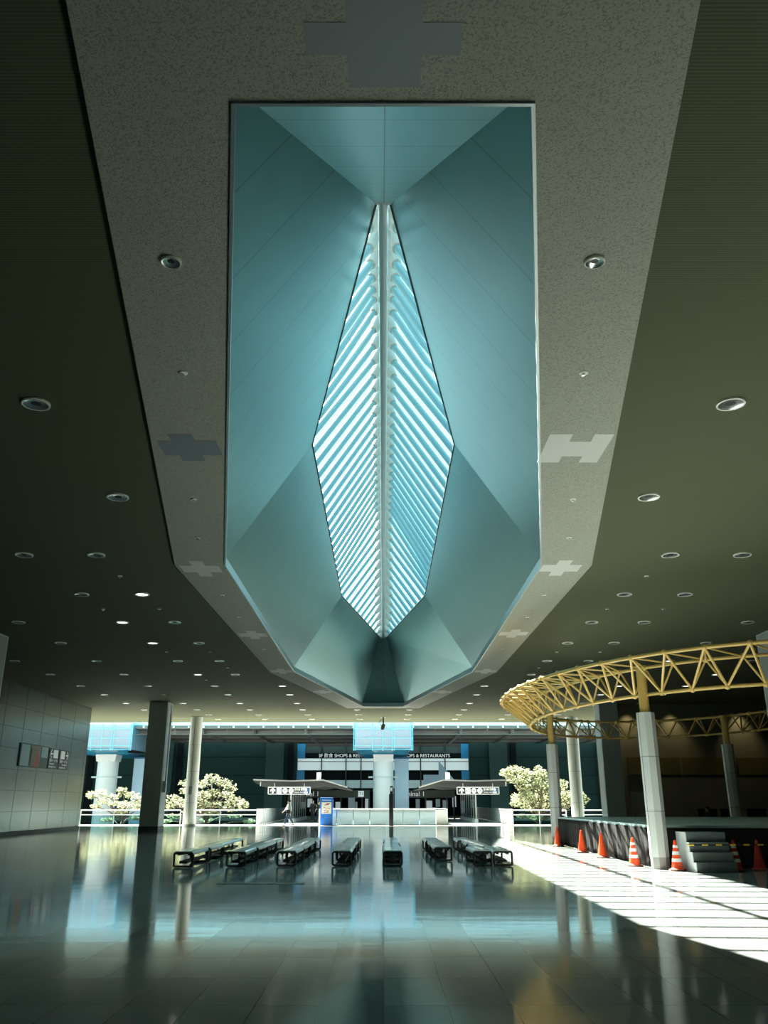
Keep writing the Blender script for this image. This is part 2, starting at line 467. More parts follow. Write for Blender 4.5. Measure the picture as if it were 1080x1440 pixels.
# recess and panels on the back wall
structure(MB().box(16.2, 34, 52.86, 53.0, 0.02, 2.95).build('wall_back_recess', 'dark_recess'))
for k, (xa, xb) in enumerate(((14.95, 18.15), (18.32, 21.5), (21.68, 24.9))):
    tag(MB().box(xa, xb, 52.85, 53.0, 3.12, 4.16).build('wall_board', 'olive_panel', bevel=0.02),
        ['wide olive board on the dark back wall, the one nearest the dark pillar', 'wide olive board on the dark back wall, second from the dark pillar', 'wide olive board on the dark back wall, farthest from the dark pillar'][k], 'wall panel', 'olive boards on the back wall')
d = thing('side_door', 'pale door with a yellow edge strip in the dark wall behind the stage', 'door', (14.9, 52.9, 0))
MB().box(14.95, 15.75, 52.72, 52.86, 0.02, 2.15).build('door_leaf', 'door_white', d)
MB().box(15.78, 16.05, 52.74, 52.86, 0.02, 2.15).build('edge_strip', 'door_yellow', d)
MB().box(15.02, 15.1, 52.66, 52.72, 0.95, 1.1).build('handle', 'edge_metal', d)

# ------------------------------------------------------------------ skylight
def slit_half(Y):
    P = [(11.02, 0.12), (20.6, 1.93), (38.2, 1.97), (48.8, 0.19)]
    for (ya, wa), (yb, wb) in zip(P, P[1:]):
        if ya <= Y <= yb: return wa + (wb - wa) * (Y - ya) / (yb - ya)
    return 0.1
RIDGE = 15.4
def ridge(Y):
    """height of the ridge of the tall glazed roof over the slit"""
    if Y < 20.5: return ZS + 0.35 + (RIDGE - ZS - 0.35) * max(0.0, (Y - 11.0) / 9.5)
    if Y > 38.4: return RIDGE + (ZS + 0.35 - RIDGE) * min(1.0, (Y - 38.4) / 10.4)
    return RIDGE
og = grow(SLIT, 0.03)
structure(MB().add([(-0.1,11.03,10.74),(0.1,11.03,10.74),(0.1,11.03,10.78),(-0.1,11.03,10.78)],[(0,1,2,3)]).build('window_1', 'dark_edge'))
win = bpy.data.objects['window_1']; win['label'] = 'long leaf shaped louvred skylight at the top of the light well'
fr = MB()
fr.path([(p[0], p[1], ZS + 0.01) for p in SLIT], 0.028, 6, True)
fr.build('window_frame', 'dark_edge', win)
curb = MB()
for i in range(8):
    j = (i + 1) % 8
    curb.add([(*SLIT[i], ZS - 0.01), (*SLIT[j], ZS - 0.01), (*og[j], ZS + 0.12), (*og[i], ZS + 0.12)], [(0,1,2,3)])
curb.build('curb', 'edge_metal', win)
ys = [11.02, 20.5, 38.4, 48.8]
for sx in (-1, 1):
    gl = MB()
    for ya, yb in zip(ys, ys[1:]):
        gl.add([(0, ya, ridge(ya) + 0.35), (0, yb, ridge(yb) + 0.35), (sx * (slit_half(yb) + 0.20), yb, ZS + 0.1), (sx * (slit_half(ya) + 0.20), ya, ZS + 0.1)], [(0,1,2,3)])
    gl.build('pane', 'roof_glass', win)
for ye in (10.98, 48.84):
    MB().box(-0.42, 0.42, ye - 0.03, ye + 0.03, ZS - 0.03, ZS + 0.75).build('gable', 'edge_metal', win)
# service tube that runs level along the middle of the slit
MB().tube((0, 11.0, ZS + 0.10), (0, 48.8, ZS + 0.10), 0.088, 14).build('spine', 'spine_paint', win, smooth='auto')
# ridge beam
rb = MB(); rb.path([(0, y, ridge(y) + 0.12) for y in (11.02, 20.5, 38.4, 48.8)], 0.13, 8)
rb.build('ridge_beam', 'connector_paint', win, smooth='auto')
LEAN, FIN_H, FIN_T, PITCH = 0.70, 0.17, 0.165, 0.95
cY = 11.0
while cY < 48.6:
    # rib plane: Y = cY + LEAN * (z - ZS)
    Yr = cY
    for _ in range(60): Yr = 0.5 * Yr + 0.5 * (cY + LEAN * (ridge(Yr) - ZS))
    ok = 11.2 < Yr < 48.6
    if ok:
        for sx in (-1, 1):
            Ye = cY + LEAN * 0.12
            if Ye < 11.1: Ye = 11.1
            a = Vector((sx * 0.10, Yr, ridge(Yr))); b_ = Vector((sx * (slit_half(Ye) + 0.13), Ye, ZS + 0.10))
            ax = (b_ - a).normalized()
            nrm = Vector((0, 1.0, -LEAN)); nrm = (nrm - ax * nrm.dot(ax)).normalized()
            dp = ax.cross(nrm)
            sec = []
            for k in range(12):
                q = 2 * PI * k / 12
                cx, cy = math.cos(q), math.sin(q)
                sec.append((math.copysign(abs(cx) ** 0.75, cx) * FIN_T / 2, math.copysign(abs(cy) ** 0.75, cy) * FIN_H / 2))
            vs = [p + nrm * s_ + dp * h_ for p in (a, b_) for s_, h_ in sec]
            nn = len(sec)
            mb = MB().add(vs, [(i, (i+1) % nn, nn + (i+1) % nn, nn + i) for i in range(nn)] + [tuple(range(nn)), tuple(range(2*nn-1, nn-1, -1))])
            fin = mb.build('louvre', 'fin_paint', win, smooth='auto')
            c1 = a + ax * min(0.75, (b_ - a).length * 0.5)
            MB().tube(a - ax * 0.05, c1, 0.26, 10, 0.12).build('connector', 'connector_paint', fin, origin=(0,0,0), smooth='auto')
    cY += PITCH

# ------------------------------------------------------------------ recessed downlights
def downlight(r):
    root = thing('downlight', None, None, (0, 0, 0))
    MB().lathe([(r, 0.006), (r, -0.030), (r * 0.93, -0.036), (r * 0.86, -0.030), (r * 0.86, 0.0)], 28).build('rim', 'lamp_rim', root, smooth='auto')
    MB().lathe([(r * 0.87, -0.030), (r * 0.74, -0.020), (r * 0.55, -0.012), (r * 0.34, -0.006)], 28).build('reflector', 'reflector', root, smooth=True)
    MB().disc((0, 0, -0.0065), r * 0.36, 18).build('lamp_hole', 'lamp_dark', root)
    return root
ROWS = [(11.42,[5.32]),(15.53,[5.31]),(19.65,[7.09,8.87]),(23.77,[7.09,8.87]),(27.79,[7.09,8.87,12.39]),(31.7,[7.09,8.87,12.4]),
        (36.0,[7.1,8.9,12.43,15.97]),(40.07,[7.1,8.9,12.43,15.97]),(44.26,[5.33,8.89,12.43,15.97]),(48.0,[5.33,8.86,12.4,15.92]),
        (52.36,[5.35,8.9,12.43,15.95]),(56.18,[1.74,5.35,8.84,12.38,15.88]),(59.54,[1.74,5.3,8.75,12.25,15.9]),(62.9,[1.74,5.3,8.75,12.25])]
REFLECTING = {(27.79,-8.87),(31.7,-8.87),(40.07,-8.9),(44.26,-5.33),(48.0,-5.33),(36.0,12.43),(44.26,12.43),(44.26,15.97),(48.0,15.92),(40.07,15.97),(48.0,12.4),(23.77,-7.09)}  # downlights whose bright reflection is imitated by a glowing disc
proto = downlight(0.215)
reflection_disc = None
first = True
for ri, (Y, xs) in enumerate(ROWS):
    for sx in (-1, 1):
        for k, x in enumerate(xs):
            o = proto if first else copy_tree(proto)
            first = False
            o.location = (sx * x, Y, H + 0.06)
            side = 'left' if sx < 0 else 'right'
            lit = (Y, sx * x) in REFLECTING
            if lit:
                for ch in o.children:
                    if ch.name.startswith('lamp_hole'):
                        me = ch.data.copy(); me.materials.clear(); me.materials.append(MATS['reflection_glow']); ch.data = me
                        for v in me.vertices: v.co.x *= 2.2; v.co.y *= 2.2; v.co.z = -0.022
            pos = ORD[k] + ' out from centre' if len(xs) > 1 else 'only one there'
            tag(o, '%s round downlight, %s half of ceiling, %s row from camera, %s' % ('bright' if lit else 'unlit', side, ORD[ri], pos), 'ceiling light', 'recessed downlights in the dark ceiling')
bandlight = downlight(0.115); bandlight.location = (-2.37, 7.8, H)
tag(bandlight, 'small recessed downlight in the left stucco band beside the near skylight end', 'ceiling light', 'downlights in the stucco band')
o = copy_tree(bandlight); o.location = (2.36, 7.8, H)
tag(o, 'small recessed downlight in the right stucco band beside the near skylight end', 'ceiling light', 'downlights in the stucco band')
# small sprinkler roses and sensors
def sprinkler():
    root = thing('sprinkler', None, None, (0,0,0))
    MB().lathe([(0.065, 0.015), (0.062, -0.012), (0.03, -0.018), (0.0, -0.018)], 16).build('cover_plate', 'lamp_rim', root, smooth='auto')
    MB().lathe([(0.022, -0.018), (0.020, -0.045), (0.030, -0.048), (0.0, -0.052)], 10).build('head', 'reflector', root, smooth='auto')
    return root
sp0 = sprinkler(); first = True
for k, (x, Y, z) in enumerate([(2.82,10.36,0),(3.79,15.53,0),(4.25,18.08,0),(4.71,23.68,0),(4.73,26.76,0),(4.74,32.8,0),(7.12,21.72,.06),(8.88,25.79,.06),(7.1,25.79,.06),(8.85,33.8,.06),(7.08,33.8,.06),(7.11,38.04,.06),(8.9,42.07,.06)]):
    for sx in (-1, 1):
        o = sp0 if first else copy_tree(sp0); first = False
        o.location = (sx * x, Y, H + z)
        side = 'left' if sx < 0 else 'right'
        tag(o, 'tiny sprinkler, %s from camera %s, %s side' % (ORD[k if k < 6 else k - 6], 'along the stucco band' if k < 6 else 'in the dark soffit', side), 'sprinkler', 'ceiling sprinklers')

# plaster repair patches on the stucco band
def patch(cells, mat, label):
    mb = MB()
    for (xa, xb, ya, yb) in cells: mb.box(xa, xb, ya, yb, H - 0.004, H + 0.01)
    tag(mb.build('plaster_patch', mat), label, 'patch', 'smooth plaster patches on the stucco band')
patch([(-0.29, 0.31, 4.58, 4.80), (-0.62, 0.62, 4.80, 5.10), (-0.29, 0.31, 5.10, 5.42)], 'blue_grey_plaster', 'large bluish cross shaped patch before the near end of the skylight')
patch([(2.74, 3.12, 12.42, 13.62), (3.12, 3.48, 12.72, 13.34), (3.48, 3.80, 12.42, 13.62)], 'smooth_plaster', 'pale H shaped plaster patch on the right stucco band')
patch([(-3.55, -3.15, 12.42, 13.55), (-3.8, -3.55, 12.68, 13.3), (-3.15, -2.8, 12.68, 13.3)], 'dull_blue_plaster', 'dark blue cross shaped patch on the left stucco band')
def small_patch(px, py, label):
    x, Y = at_height(px, py, H)
    patch([(x-0.17, x+0.17, Y-0.75, Y+0.75), (x-0.5, x-0.17, Y-0.32, Y+0.32), (x+0.17, x+0.5, Y-0.32, Y+0.32)], 'smooth_plaster', label)
for q, (px, py) in enumerate([(283,800),(356,893),(396,944),(453,973)]):
    small_patch(px, py, 'pale cross patch on left stucco band, %s of the far four' % ORD[q])
for q, (px, py) in enumerate([(788,799),(722,891),(683,944),(622,973)]):
    small_patch(px, py, 'pale cross patch on right stucco band, %s of the far four' % ORD[q])

# ------------------------------------------------------------------ pillars and columns of the hall
def dark_pillar(x, Y, w, d, label):
    t = thing('square_pillar', label, 'pillar', (x, Y, 0), kind='thing')
    s_ = -1 if x > 0 else 1
    MB().box(x-w/2, x+w/2, Y-d/2, Y+d/2, 0.22, H + 0.05).build('shaft', 'charcoal_panel', t, bevel=0.02)
    MB().box(x-w/2-0.015, x+w/2+0.015, Y-d/2-0.015, Y+d/2+0.015, 0, 0.22).build('plinth', 'joint_dark', t)
    mb = MB()
    mb.box(x + s_*w/2 - 0.01, x + s_*w/2 + 0.012, Y-d/2+0.12, Y+d/2-0.12, 0.9, H - 0.02)
    mb.build('side_panel', 'charcoal_light', t)
    return t
p = dark_pillar(-13.72, 52.3, 1.12, 1.3, 'dark square pillar in front of the left balustrade')
MB().tube((-13.02, 52.0, 2.4), (-13.02, 52.0, 7.2), 0.035, 8).build('conduit', 'charcoal_light', p)
MB().box(-13.12, -12.94, 51.85, 52.1, 2.1, 2.75).build('call_box', 'white_paint', p, bevel=0.02)
dark_pillar(13.72, 52.3, 1.12, 1.3, 'dark square pillar behind the stage at the end of the back wall')
dark_pillar(-14.4, 29.9, 1.1, 1.1, 'dark square pillar at the far left edge, only its top showing')
dark_pillar(14.2, 29.6, 1.1, 1.1, 'square pillar behind the yellow truss at the right edge')
def white_column(x, Y, label, box=False):
    t = thing('round_column', label, 'column', (x, Y, 0), kind='thing')
    mb = MB().tube((x, Y, 0.0), (x, Y, H + 0.05), 0.43, 28)
    mb.build('shaft', 'white_column_paint', t, smooth='auto')
    j = MB()
    for zz in (1.5, 3.6, 5.4): j.tube((x, Y, zz), (x, Y, zz + 0.02), 0.434, 28)
    j.build('joint_ring', 'rail_grey', t)
    MB().tube((x, Y, 0), (x, Y, 0.12), 0.45, 28).build('base_ring', 'rail_grey', t)
    MB().box(x - 0.02, x + 0.02, Y - 0.45, Y - 0.41, 0.2, H).build('seam_strip', 'rail_grey', t)
    if box:
        MB().box(x - 0.12, x + 0.12, Y - 0.50, Y - 0.40, 2.05, 2.6).build('call_box', 'connector_paint', t, bevel=0.02)
    return t
white_column(-13.45, 61.3, 'round white column between the left balustrade and the dark pillar', True)
white_column(13.55, 61.3, 'sunlit round white column beyond the stage')

# columns that carry the yellow ring truss
def ring_column(x, Y, label):
    t = thing('support_column', label, 'column', (x, Y, 0), kind='thing')
    oct_ = lambda r: [(x + r*math.cos(PI/8 + k*PI/4), Y + r*math.sin(PI/8 + k*PI/4)) for k in range(8)]
    MB().prism(oct_(0.235), 0.28, 3.83).build('shaft', 'grey_column_paint', t)
    MB().prism(oct_(0.228), 0.0, 0.28).build('collar', 'column_collar', t)
    j = MB()
    for zz in (1.36, 2.7): j.prism(oct_(0.2365), zz, zz + 0.012)
    p8 = oct_(0.2365)
    for k in range(0, 8, 2):
        j.box(p8[k][0]-0.004, p8[k][0]+0.004, p8[k][1]-0.004, p8[k][1]+0.004, 0.28, 3.83)
    j.build('joint_line', 'joint_dark', t)
    MB().tube((x, Y, 3.83), (x, Y, 5.0), 0.13, 16).build('post', 'truss_yellow', t, smooth='auto')
    return t
ring_column(6.98, 22.6, 'grey octagonal column with yellow top at the near corner of the stage')
ring_column(6.95, 35.4, 'grey octagonal column with yellow top at the far end of the stage drape')
ring_column(14.22, 35.5, 'dim grey octagonal column with yellow top at the back of the stage')
ring_column(14.22, 22.6, 'grey octagonal column with yellow top beyond the right edge')

# ------------------------------------------------------------------ ring truss
tr = thing('ring_truss', 'big yellow oval ring truss of welded tubes on columns over the stage', 'truss', (10.6, 29.4, 4.3))
EC = (10.6, 29.4)
def ell(a, b, t, z): return Vector((EC[0] + a*math.cos(t), EC[1] + b*math.sin(t), z))
NT = 52
# even spacing by arc length
def even(a, b, n, off):
    ts = [2*PI*i/4000 for i in range(4001)]; L = [0.0]
    for i in range(4000):
        L.append(L[-1] + (ell(a, b, ts[i+1], 0) - ell(a, b, ts[i], 0)).length)
    out = []; k = 0
    for i in range(n):
        q = ((i + off) % n) / n * L[-1]
        while L[k] < q: k += 1
        if k > 3999 or L[k] > q + 0.2: k = 0
        while L[k] < q: k += 1
        out.append(ts[k])
    return out
tA = even(5.75, 9.7, NT, 0.0); tB = even(5.75, 9.7, NT, 0.5)
OUT = [ell(6.3, 10.55, t, 5.12) for t in tA]
INN = [ell(5.35, 9.3, t, 5.0) for t in tA]
BOT = [ell(5.3, 9.25, t, 4.3) for t in tB]
MB().path(OUT, 0.05, 8, True).build('outer_chord', 'truss_yellow', tr, smooth=True)
MB().path(INN, 0.045, 8, True).build('inner_chord', 'truss_yellow', tr, smooth=True)
MB().path(BOT, 0.05, 8, True).build('bottom_chord', 'truss_yellow', tr, smooth=True)
w1, w2, w3, NODES = MB(), MB(), MB(), []
for i in range(NT):
    j = (i + 1) % NT
    w1.tube(OUT[i], BOT[i], 0.034, 6); w1.tube(BOT[i], OUT[j], 0.034, 6)
    w2.tube(INN[i], BOT[i], 0.028, 6); w2.tube(BOT[i], INN[j], 0.028, 6)
    w3.tube(OUT[i], INN[i], 0.028, 6); w3.tube(OUT[i], INN[j], 0.024, 6)
    for p in (OUT[i], BOT[i], INN[i]):
        NODES.append(p)
w1.build('outer_lattice', 'truss_yellow', tr, smooth='auto')
w2.build('inner_lattice', 'truss_yellow', tr, smooth='auto')
w3.build('top_lattice', 'truss_yellow', tr, smooth='auto')
NODES.sort(key=lambda p: p.length)
prof_ = [(0.0,-0.085),(0.06,-0.06),(0.085,0),(0.06,0.06),(0.0,0.085)]
n0 = None
for p in NODES[:100]:
    if n0 is None: n0 = MB().lathe(prof_, 8).build('hub', 'truss_yellow', tr, origin=(0,0,0), smooth=True); o = n0
    else: o = n0.copy(); COL.objects.link(o)
    o.location = p - Vector(tr['_o'])
nd = MB()
for p in NODES[100:]: nd.lathe(prof_, 8, tuple(p))
nd.build('far_hubs', 'truss_yellow', tr, smooth=True, kind='stuff')

# ------------------------------------------------------------------ stage
st = thing('stage', 'low stage platform with black pleated drape under the yellow ring truss', 'stage', (7.2, 22.8, 0))
SP = [(6.97, 22.93), (13.7, 22.93), (17.5, 24.2), (17.5, 34.9), (6.97, 35.1)]
MB().prism(SP, 0.94, 1.02).build('deck', 'stage_top', st, bevel=0.01)
def drape(p0, p1, amp, pitch, name, parent, mat, z0=0.02, z1=0.95, seed=1):
    rnd = random.Random(seed)
    a, b_ = Vector(p0), Vector(p1); Ln = (b_ - a).length; u = (b_ - a) / Ln; nrm = Vector((u.y, -u.x))
    nx = int(Ln / 0.05); nz = 6; vs = []
    ph = [rnd.uniform(0, 6.28) for _ in range(4)]
    for k in range(nz + 1):
        f = k / nz
        for i in range(nx + 1):
            s_ = Ln * i / nx
            w = (math.sin(2*PI*s_/pitch + ph[0] + 0.8*math.sin(s_*0.9+ph[1])) + 0.5*math.sin(2*PI*s_/(pitch*0.43)+ph[2])) * amp * (1.1 - 0.7*f)
            q = a + u * s_ + nrm * (w + amp * 1.2)
            vs.append((q.x, q.y, z0 + (z1 - z0) * f))
    fs = [(k*(nx+1)+i, k*(nx+1)+i+1, (k+1)*(nx+1)+i+1, (k+1)*(nx+1)+i) for k in range(nz) for i in range(nx)]
    ob = MB().add(vs, fs).build(name, mat, parent, smooth=True)
    md = ob.modifiers.new('sol', 'SOLIDIFY'); md.thickness = 0.01
drape((6.95, 35.05), (6.95, 31.3), 0.018, 0.42, 'drape', st, 'drape', seed=1)
drape((6.95, 31.25), (6.95, 22.93), 0.018, 0.48, 'drape', st, 'drape', seed=2)
drape((6.99, 22.91), (13.7, 22.91), 0.015, 0.5, 'front_drape', st, 'stage_black', seed=3)
MB().box(7.55, 13.2, 23.3, 34.8, 0.0, 0.93).build('understructure', 'stage_black', st)

# steps in front of the stage
sx0, sx1 = 7.44, 8.42
sb = thing('stage_steps', 'grey carpeted block of four steps with white side against the stage', 'steps', (7.9, 22.0, 0))
prof = []
tread, rise = 0.20, 0.22
outl = [(21.35, 0)]
for k in range(4):
    outl += [(21.35 + k*tread*0.9, rise*(k+1)), (21.35 + (k+1)*tread*0.9, rise*(k+1))]
outl += [(22.6, 0.88), (22.6, 0)]
mb = MB(); nn = len(outl)
mb.add([(sx0+0.02, y_, z_) for y_, z_ in outl] + [(sx1, y_, z_) for y_, z_ in outl], [tuple(range(nn)), tuple(range(2*nn-1, nn-1, -1))] + [(i, (i+1) % nn, nn+(i+1) % nn, nn+i) for i in range(nn)])
mb.build('step_block', 'step_grey', sb)
mb = MB(); mb.add([(sx0, y_, z_) for y_, z_ in outl] + [(sx0+0.018, y_, z_) for y_, z_ in outl], [tuple(range(nn)), tuple(range(2*nn-1, nn-1, -1))] + [(i, (i+1) % nn, nn+(i+1) % nn, nn+i) for i in range(nn)])
mb.build('side_board', 'step_side', sb)

# traffic cones
def cone(x, Y, mat, stripes, label, group, s_=1.0):
    t = thing('traffic_cone', label, 'traffic cone', (x, Y, 0), group)
    MB().prism([(x+q*math.cos(PI/8+k*PI/4), Y+q*math.sin(PI/8+k*PI/4)) for k in range(8) for q in (0.215*s_,)], 0, 0.035).build('base', 'cone_base', t, bevel=0.008)
    r = lambda z: (0.155 - 0.125 * (z / 0.70)) * s_
    MB().lathe([(r(0)+0.02, 0.035), (r(0.06), 0.06), (r(0.66), 0.66), (r(0.68)*0.8, 0.695), (0.0, 0.70)], 20, (x, Y, 0)).build('body', mat, t, smooth='auto')
    if stripes:
        for za, zb in ((0.20, 0.28), (0.36, 0.44), (0.52, 0.58))[:stripes]:
            MB().lathe([(r(za)+0.002, za), (r(za)+0.004, za), (r(zb)+0.004, zb), (r(zb)+0.002, zb)], 20, (x, Y, 0)).build('white_band', 'cone_white', t, smooth='auto')
G = 'traffic cones along the stage'
cone(6.62, 33.75, 'cone_orange', 0, 'plain orange traffic cone at the foot of the far grey column', G)
cone(6.60, 29.6, 'cone_orange', 0, 'plain orange traffic cone by the drape, second from the far column', G)
cone(6.62, 27.0, 'cone_orange', 0, 'plain orange traffic cone by the drape, third from the far column', G)
cone(6.58, 23.5, 'cone_orange', 3, 'white banded orange traffic cone just behind the near grey column', G)
cone(7.22, 22.05, 'cone_orange', 3, 'white banded orange traffic cone between the near column and the steps', G)
cone(8.62, 21.95, 'cone_red', 3, 'white banded red traffic cone at the shaded side of the steps', G)
cone(9.28, 22.15, 'cone_red', 0, 'plain red traffic cone in the shade before the black front drape', G)
tag(MB().tube((7.25, 21.22, 0.62), (12.2, 21.55, 0.62), 0.018, 8).build('barrier_pole', 'hazard_stripes', origin=(7.25, 21.22, 0.62)), 'yellow and black striped barrier pole across the front of the steps', 'barrier pole')

# ------------------------------------------------------------------ benches
def bench(Ln=1.98, W=0.50, Hh=0.39):
    t = thing('bench', None, None, (0,0,0))
    # seat slab with rolled down long edges
    prof = []
    for k in range(5): a = PI + 0.0 - k*(PI/2)/4; prof.append((-W/2+0.05 + 0.05*math.cos(a), Hh-0.05 + 0.05*math.sin(a)))
    for k in range(5): a = PI/2 - k*(PI/2)/4; prof.append((W/2-0.05 + 0.05*math.cos(a), Hh-0.05 + 0.05*math.sin(a)))
    prof = [(-W/2, Hh-0.085)] + prof + [(W/2, Hh-0.085), (W/2-0.02, Hh-0.085)]
    inner = [(W/2-0.022, Hh-0.05), (W/2-0.055, Hh-0.03), (-W/2+0.055, Hh-0.03), (-W/2+0.022, Hh-0.05), (-W/2+0.02, Hh-0.085)]
    P = prof + inner; nn = len(P)
    mb = MB().add([(x, 0.015, z) for x, z in P] + [(x, Ln-0.015, z) for x, z in P], [tuple(range(nn)), tuple(range(2*nn-1, nn-1, -1))] + [(i, (i+1) % nn, nn+(i+1) % nn, nn+i) for i in range(nn)])
    mb.build('seat', 'bench_seat', t, smooth='auto')
    for yy in (0.03, Ln - 0.03):
        pts = []
        for cx, cz, a0 in ((W/2-0.06, 0.075, -PI/2), (W/2-0.06, Hh-0.085, 0), (-W/2+0.06, Hh-0.085, PI/2), (-W/2+0.06, 0.075, PI)):
            for k in range(4):
                a = a0 + k*(PI/2)/3
                pts.append((cx + 0.045*math.cos(a), yy, cz + 0.045*math.sin(a)))
        MB().path(pts, 0.029, 8, True).build('frame_loop', 'bench_frame', t, smooth='auto')
    for xx in (-W/2 + 0.12, W/2 - 0.12):
        MB().box(xx-0.03, xx+0.03, 0.05, Ln-0.05, Hh-0.10, Hh-0.04).build('rail', 'bench_frame', t)
    MB().box(-0.10, 0.10, 0.04, Ln-0.04, 0.10, 0.16).build('stretcher', 'bench_frame', t)
    return t
b0 = bench(); first = True
rows = [('leftmost', -5.12, 22.9, 4, [(0,0),(.05,.02),(-.02,.06),(-.06,.1)]),
        ('second from left', -3.80, 23.1, 4, [(0,0),(.04,.0),(.02,.02),(.05,.0)]),
        ('third from left', -2.52, 23.3, 4, [(0,0),(.03,.0),(.0,.0),(.05,.0)]),
        ('just left of centre', -1.09, 23.4, 4, [(0,0),(.01,0),(.0,.0),(.03,.0)]),
        ('on the centre line', 0.25, 23.4, 4, [(0,0),(.0,.0),(.02,.0),(.0,.0)]),
        ('just right of centre', 1.70, 25.3, 3, [(0,0),(-.03,0),(-.05,0),(0,0)]),
        ('rightmost', 2.80, 25.55, 3, [(0.05,0),(.02,0),(-.08,0),(0,0)])]
for name, x, Y, nmod, offs in rows:
    for k in range(nmod):
        o = b0 if first else copy_tree(b0); first = False
        o.location = (x + offs[k][0], Y + k * 2.06 + offs[k][1], 0)
        o.rotation_euler.z = R(random.uniform(-0.6, 0.6))
        where = ['nearest the camera', 'second from the camera', 'third from the camera', 'at the far end'][k]
        if nmod == 3 and k == 2: where = 'at the far end'
        if name == 'rightmost': where = ['behind the side by side pair', 'second behind the side by side pair', 'at the far end'][k]
        tag(o, 'white topped black framed bench, %s row, %s' % (name, where) if 'row' not in name and 'centre' not in name else 'white topped black framed bench, row %s, %s' % (name, where), 'bench', 'low benches set out in rows')
for q, (x, Y) in enumerate(((2.60, 23.4), (3.14, 23.45))):
    o = copy_tree(b0); o.location = (x, Y, 0); o.rotation_euler.z = R(0.3)
    tag(o, 'white topped bench of the side by side pair, %s' % ('the one away from the sun patch' if q == 0 else 'the one at the sun patch'), 'bench', 'low benches set out in rows')
tag(MB().box(-3.42, -1.62, 18.45, 18.72, 0.0, 0.006).build('floor_hatch', 'floor_hatch_steel'), 'long narrow dark steel cover strip let into the floor before the benches', 'floor cover')

# ------------------------------------------------------------------ left wall: poster and direction signs
XW = -18.99
po = thing('poster', 'pale wall poster with a tall red shape beside the direction signs', 'poster', (XW, 46.7, 3.9))
MB().box(XW, XW+0.05, 44.9, 48.7, 3.33, 4.52).build('backing', 'poster_green', po)
MB().box(XW+0.05, XW+0.06, 45.0, 46.1, 3.38, 4.46).build('pale_panel', 'poster_pale', po)
MB().box(XW+0.05, XW+0.06, 46.25, 47.55, 3.38, 4.46).build('tan_panel', 'poster_tan', po)
MB().box(XW+0.05, XW+0.06, 47.7, 48.6, 3.9, 4.46).build('pale_panel', 'poster_pale', po)
MB().add([(XW+0.066, 46.75, 3.36), (XW+0.066, 47.5, 3.36), (XW+0.066, 47.45, 3.9), (XW+0.066, 47.25, 4.15), (XW+0.066, 47.22, 4.32), (XW+0.066, 47.08, 4.32), (XW+0.066, 47.05, 4.12), (XW+0.066, 46.85, 3.9)], [tuple(range(8))]).build('red_figure', 'poster_red', po)
MB().box(XW+0.05, XW+0.062, 46.2, 46.4, 3.4, 4.3).build('dark_strip', 'poster_green', po)
def wall_arrow(mb, y0, z, d, s_):
    x = XW + 0.062
    # head as two slanted bars, then the shaft
    for sg in (1, -1):
        mb.add([(x, y0, z), (x, y0 + d*0.10*s_, z), (x, y0 + d*0.42*s_, z + sg*0.38*s_), (x, y0 + d*0.24*s_, z + sg*0.38*s_)], [(0,1,2,3)])
    mb.add([(x, y0 + d*0.02, z-0.06*s_), (x, y0 + d*0.62*s_, z-0.06*s_), (x, y0 + d*0.62*s_, z+0.06*s_), (x, y0 + d*0.02, z+0.06*s_)], [(0,1,2,3)])
for q, (ya, yb) in enumerate(((48.85, 50.3), (50.42, 51.95))):
    t = thing('direction_sign', ['dark wall sign with a white arrow pointing toward the poster', 'dark wall sign with a white arrow pointing toward the windows'][q], 'sign', (XW, ya, 3.9), 'direction signs on the left wall')
    MB().box(XW, XW+0.05, ya, yb, 3.35, 4.47).build('panel', 'sign_black', t)
    mb = MB()
    if q == 0: wall_arrow(mb, ya+0.14, 4.17, 1, 0.62); icon = (ya+0.62, yb-0.15)
    else: wall_arrow(mb, yb-0.14, 4.17, -1, 0.62); icon = (ya+0.2, yb-0.72)
    mb.build('arrow', 'wall_sign_white', t)
    MB().box(XW+0.05, XW+0.06, icon[0], icon[1], 3.95, 4.40).build('pictogram', 'wall_sign_white', t)
    rot = (PI/2, 0, PI/2)
    text('lettering', '\u7b2c2\u30bf\u30fc\u30df\u30ca\u30eb', 0.20, (XW+0.058, ya+0.12, 3.80), rot, 'wall_sign_white', t, 0.003, width=1.2)
    text('lettering', 'Terminal 2', 0.14, (XW+0.058, ya+(0.12 if q == 0 else 0.5), 3.63), rot, 'wall_sign_white', t, 0.003, width=0.75)
    text('lettering', '\u822a\u7a7a\u4f1a\u793e \u30d0\u30b9', 0.10, (XW+0.058, ya+0.12, 3.46), rot, 'wall_sign_white', t, 0.003, width=1.0)

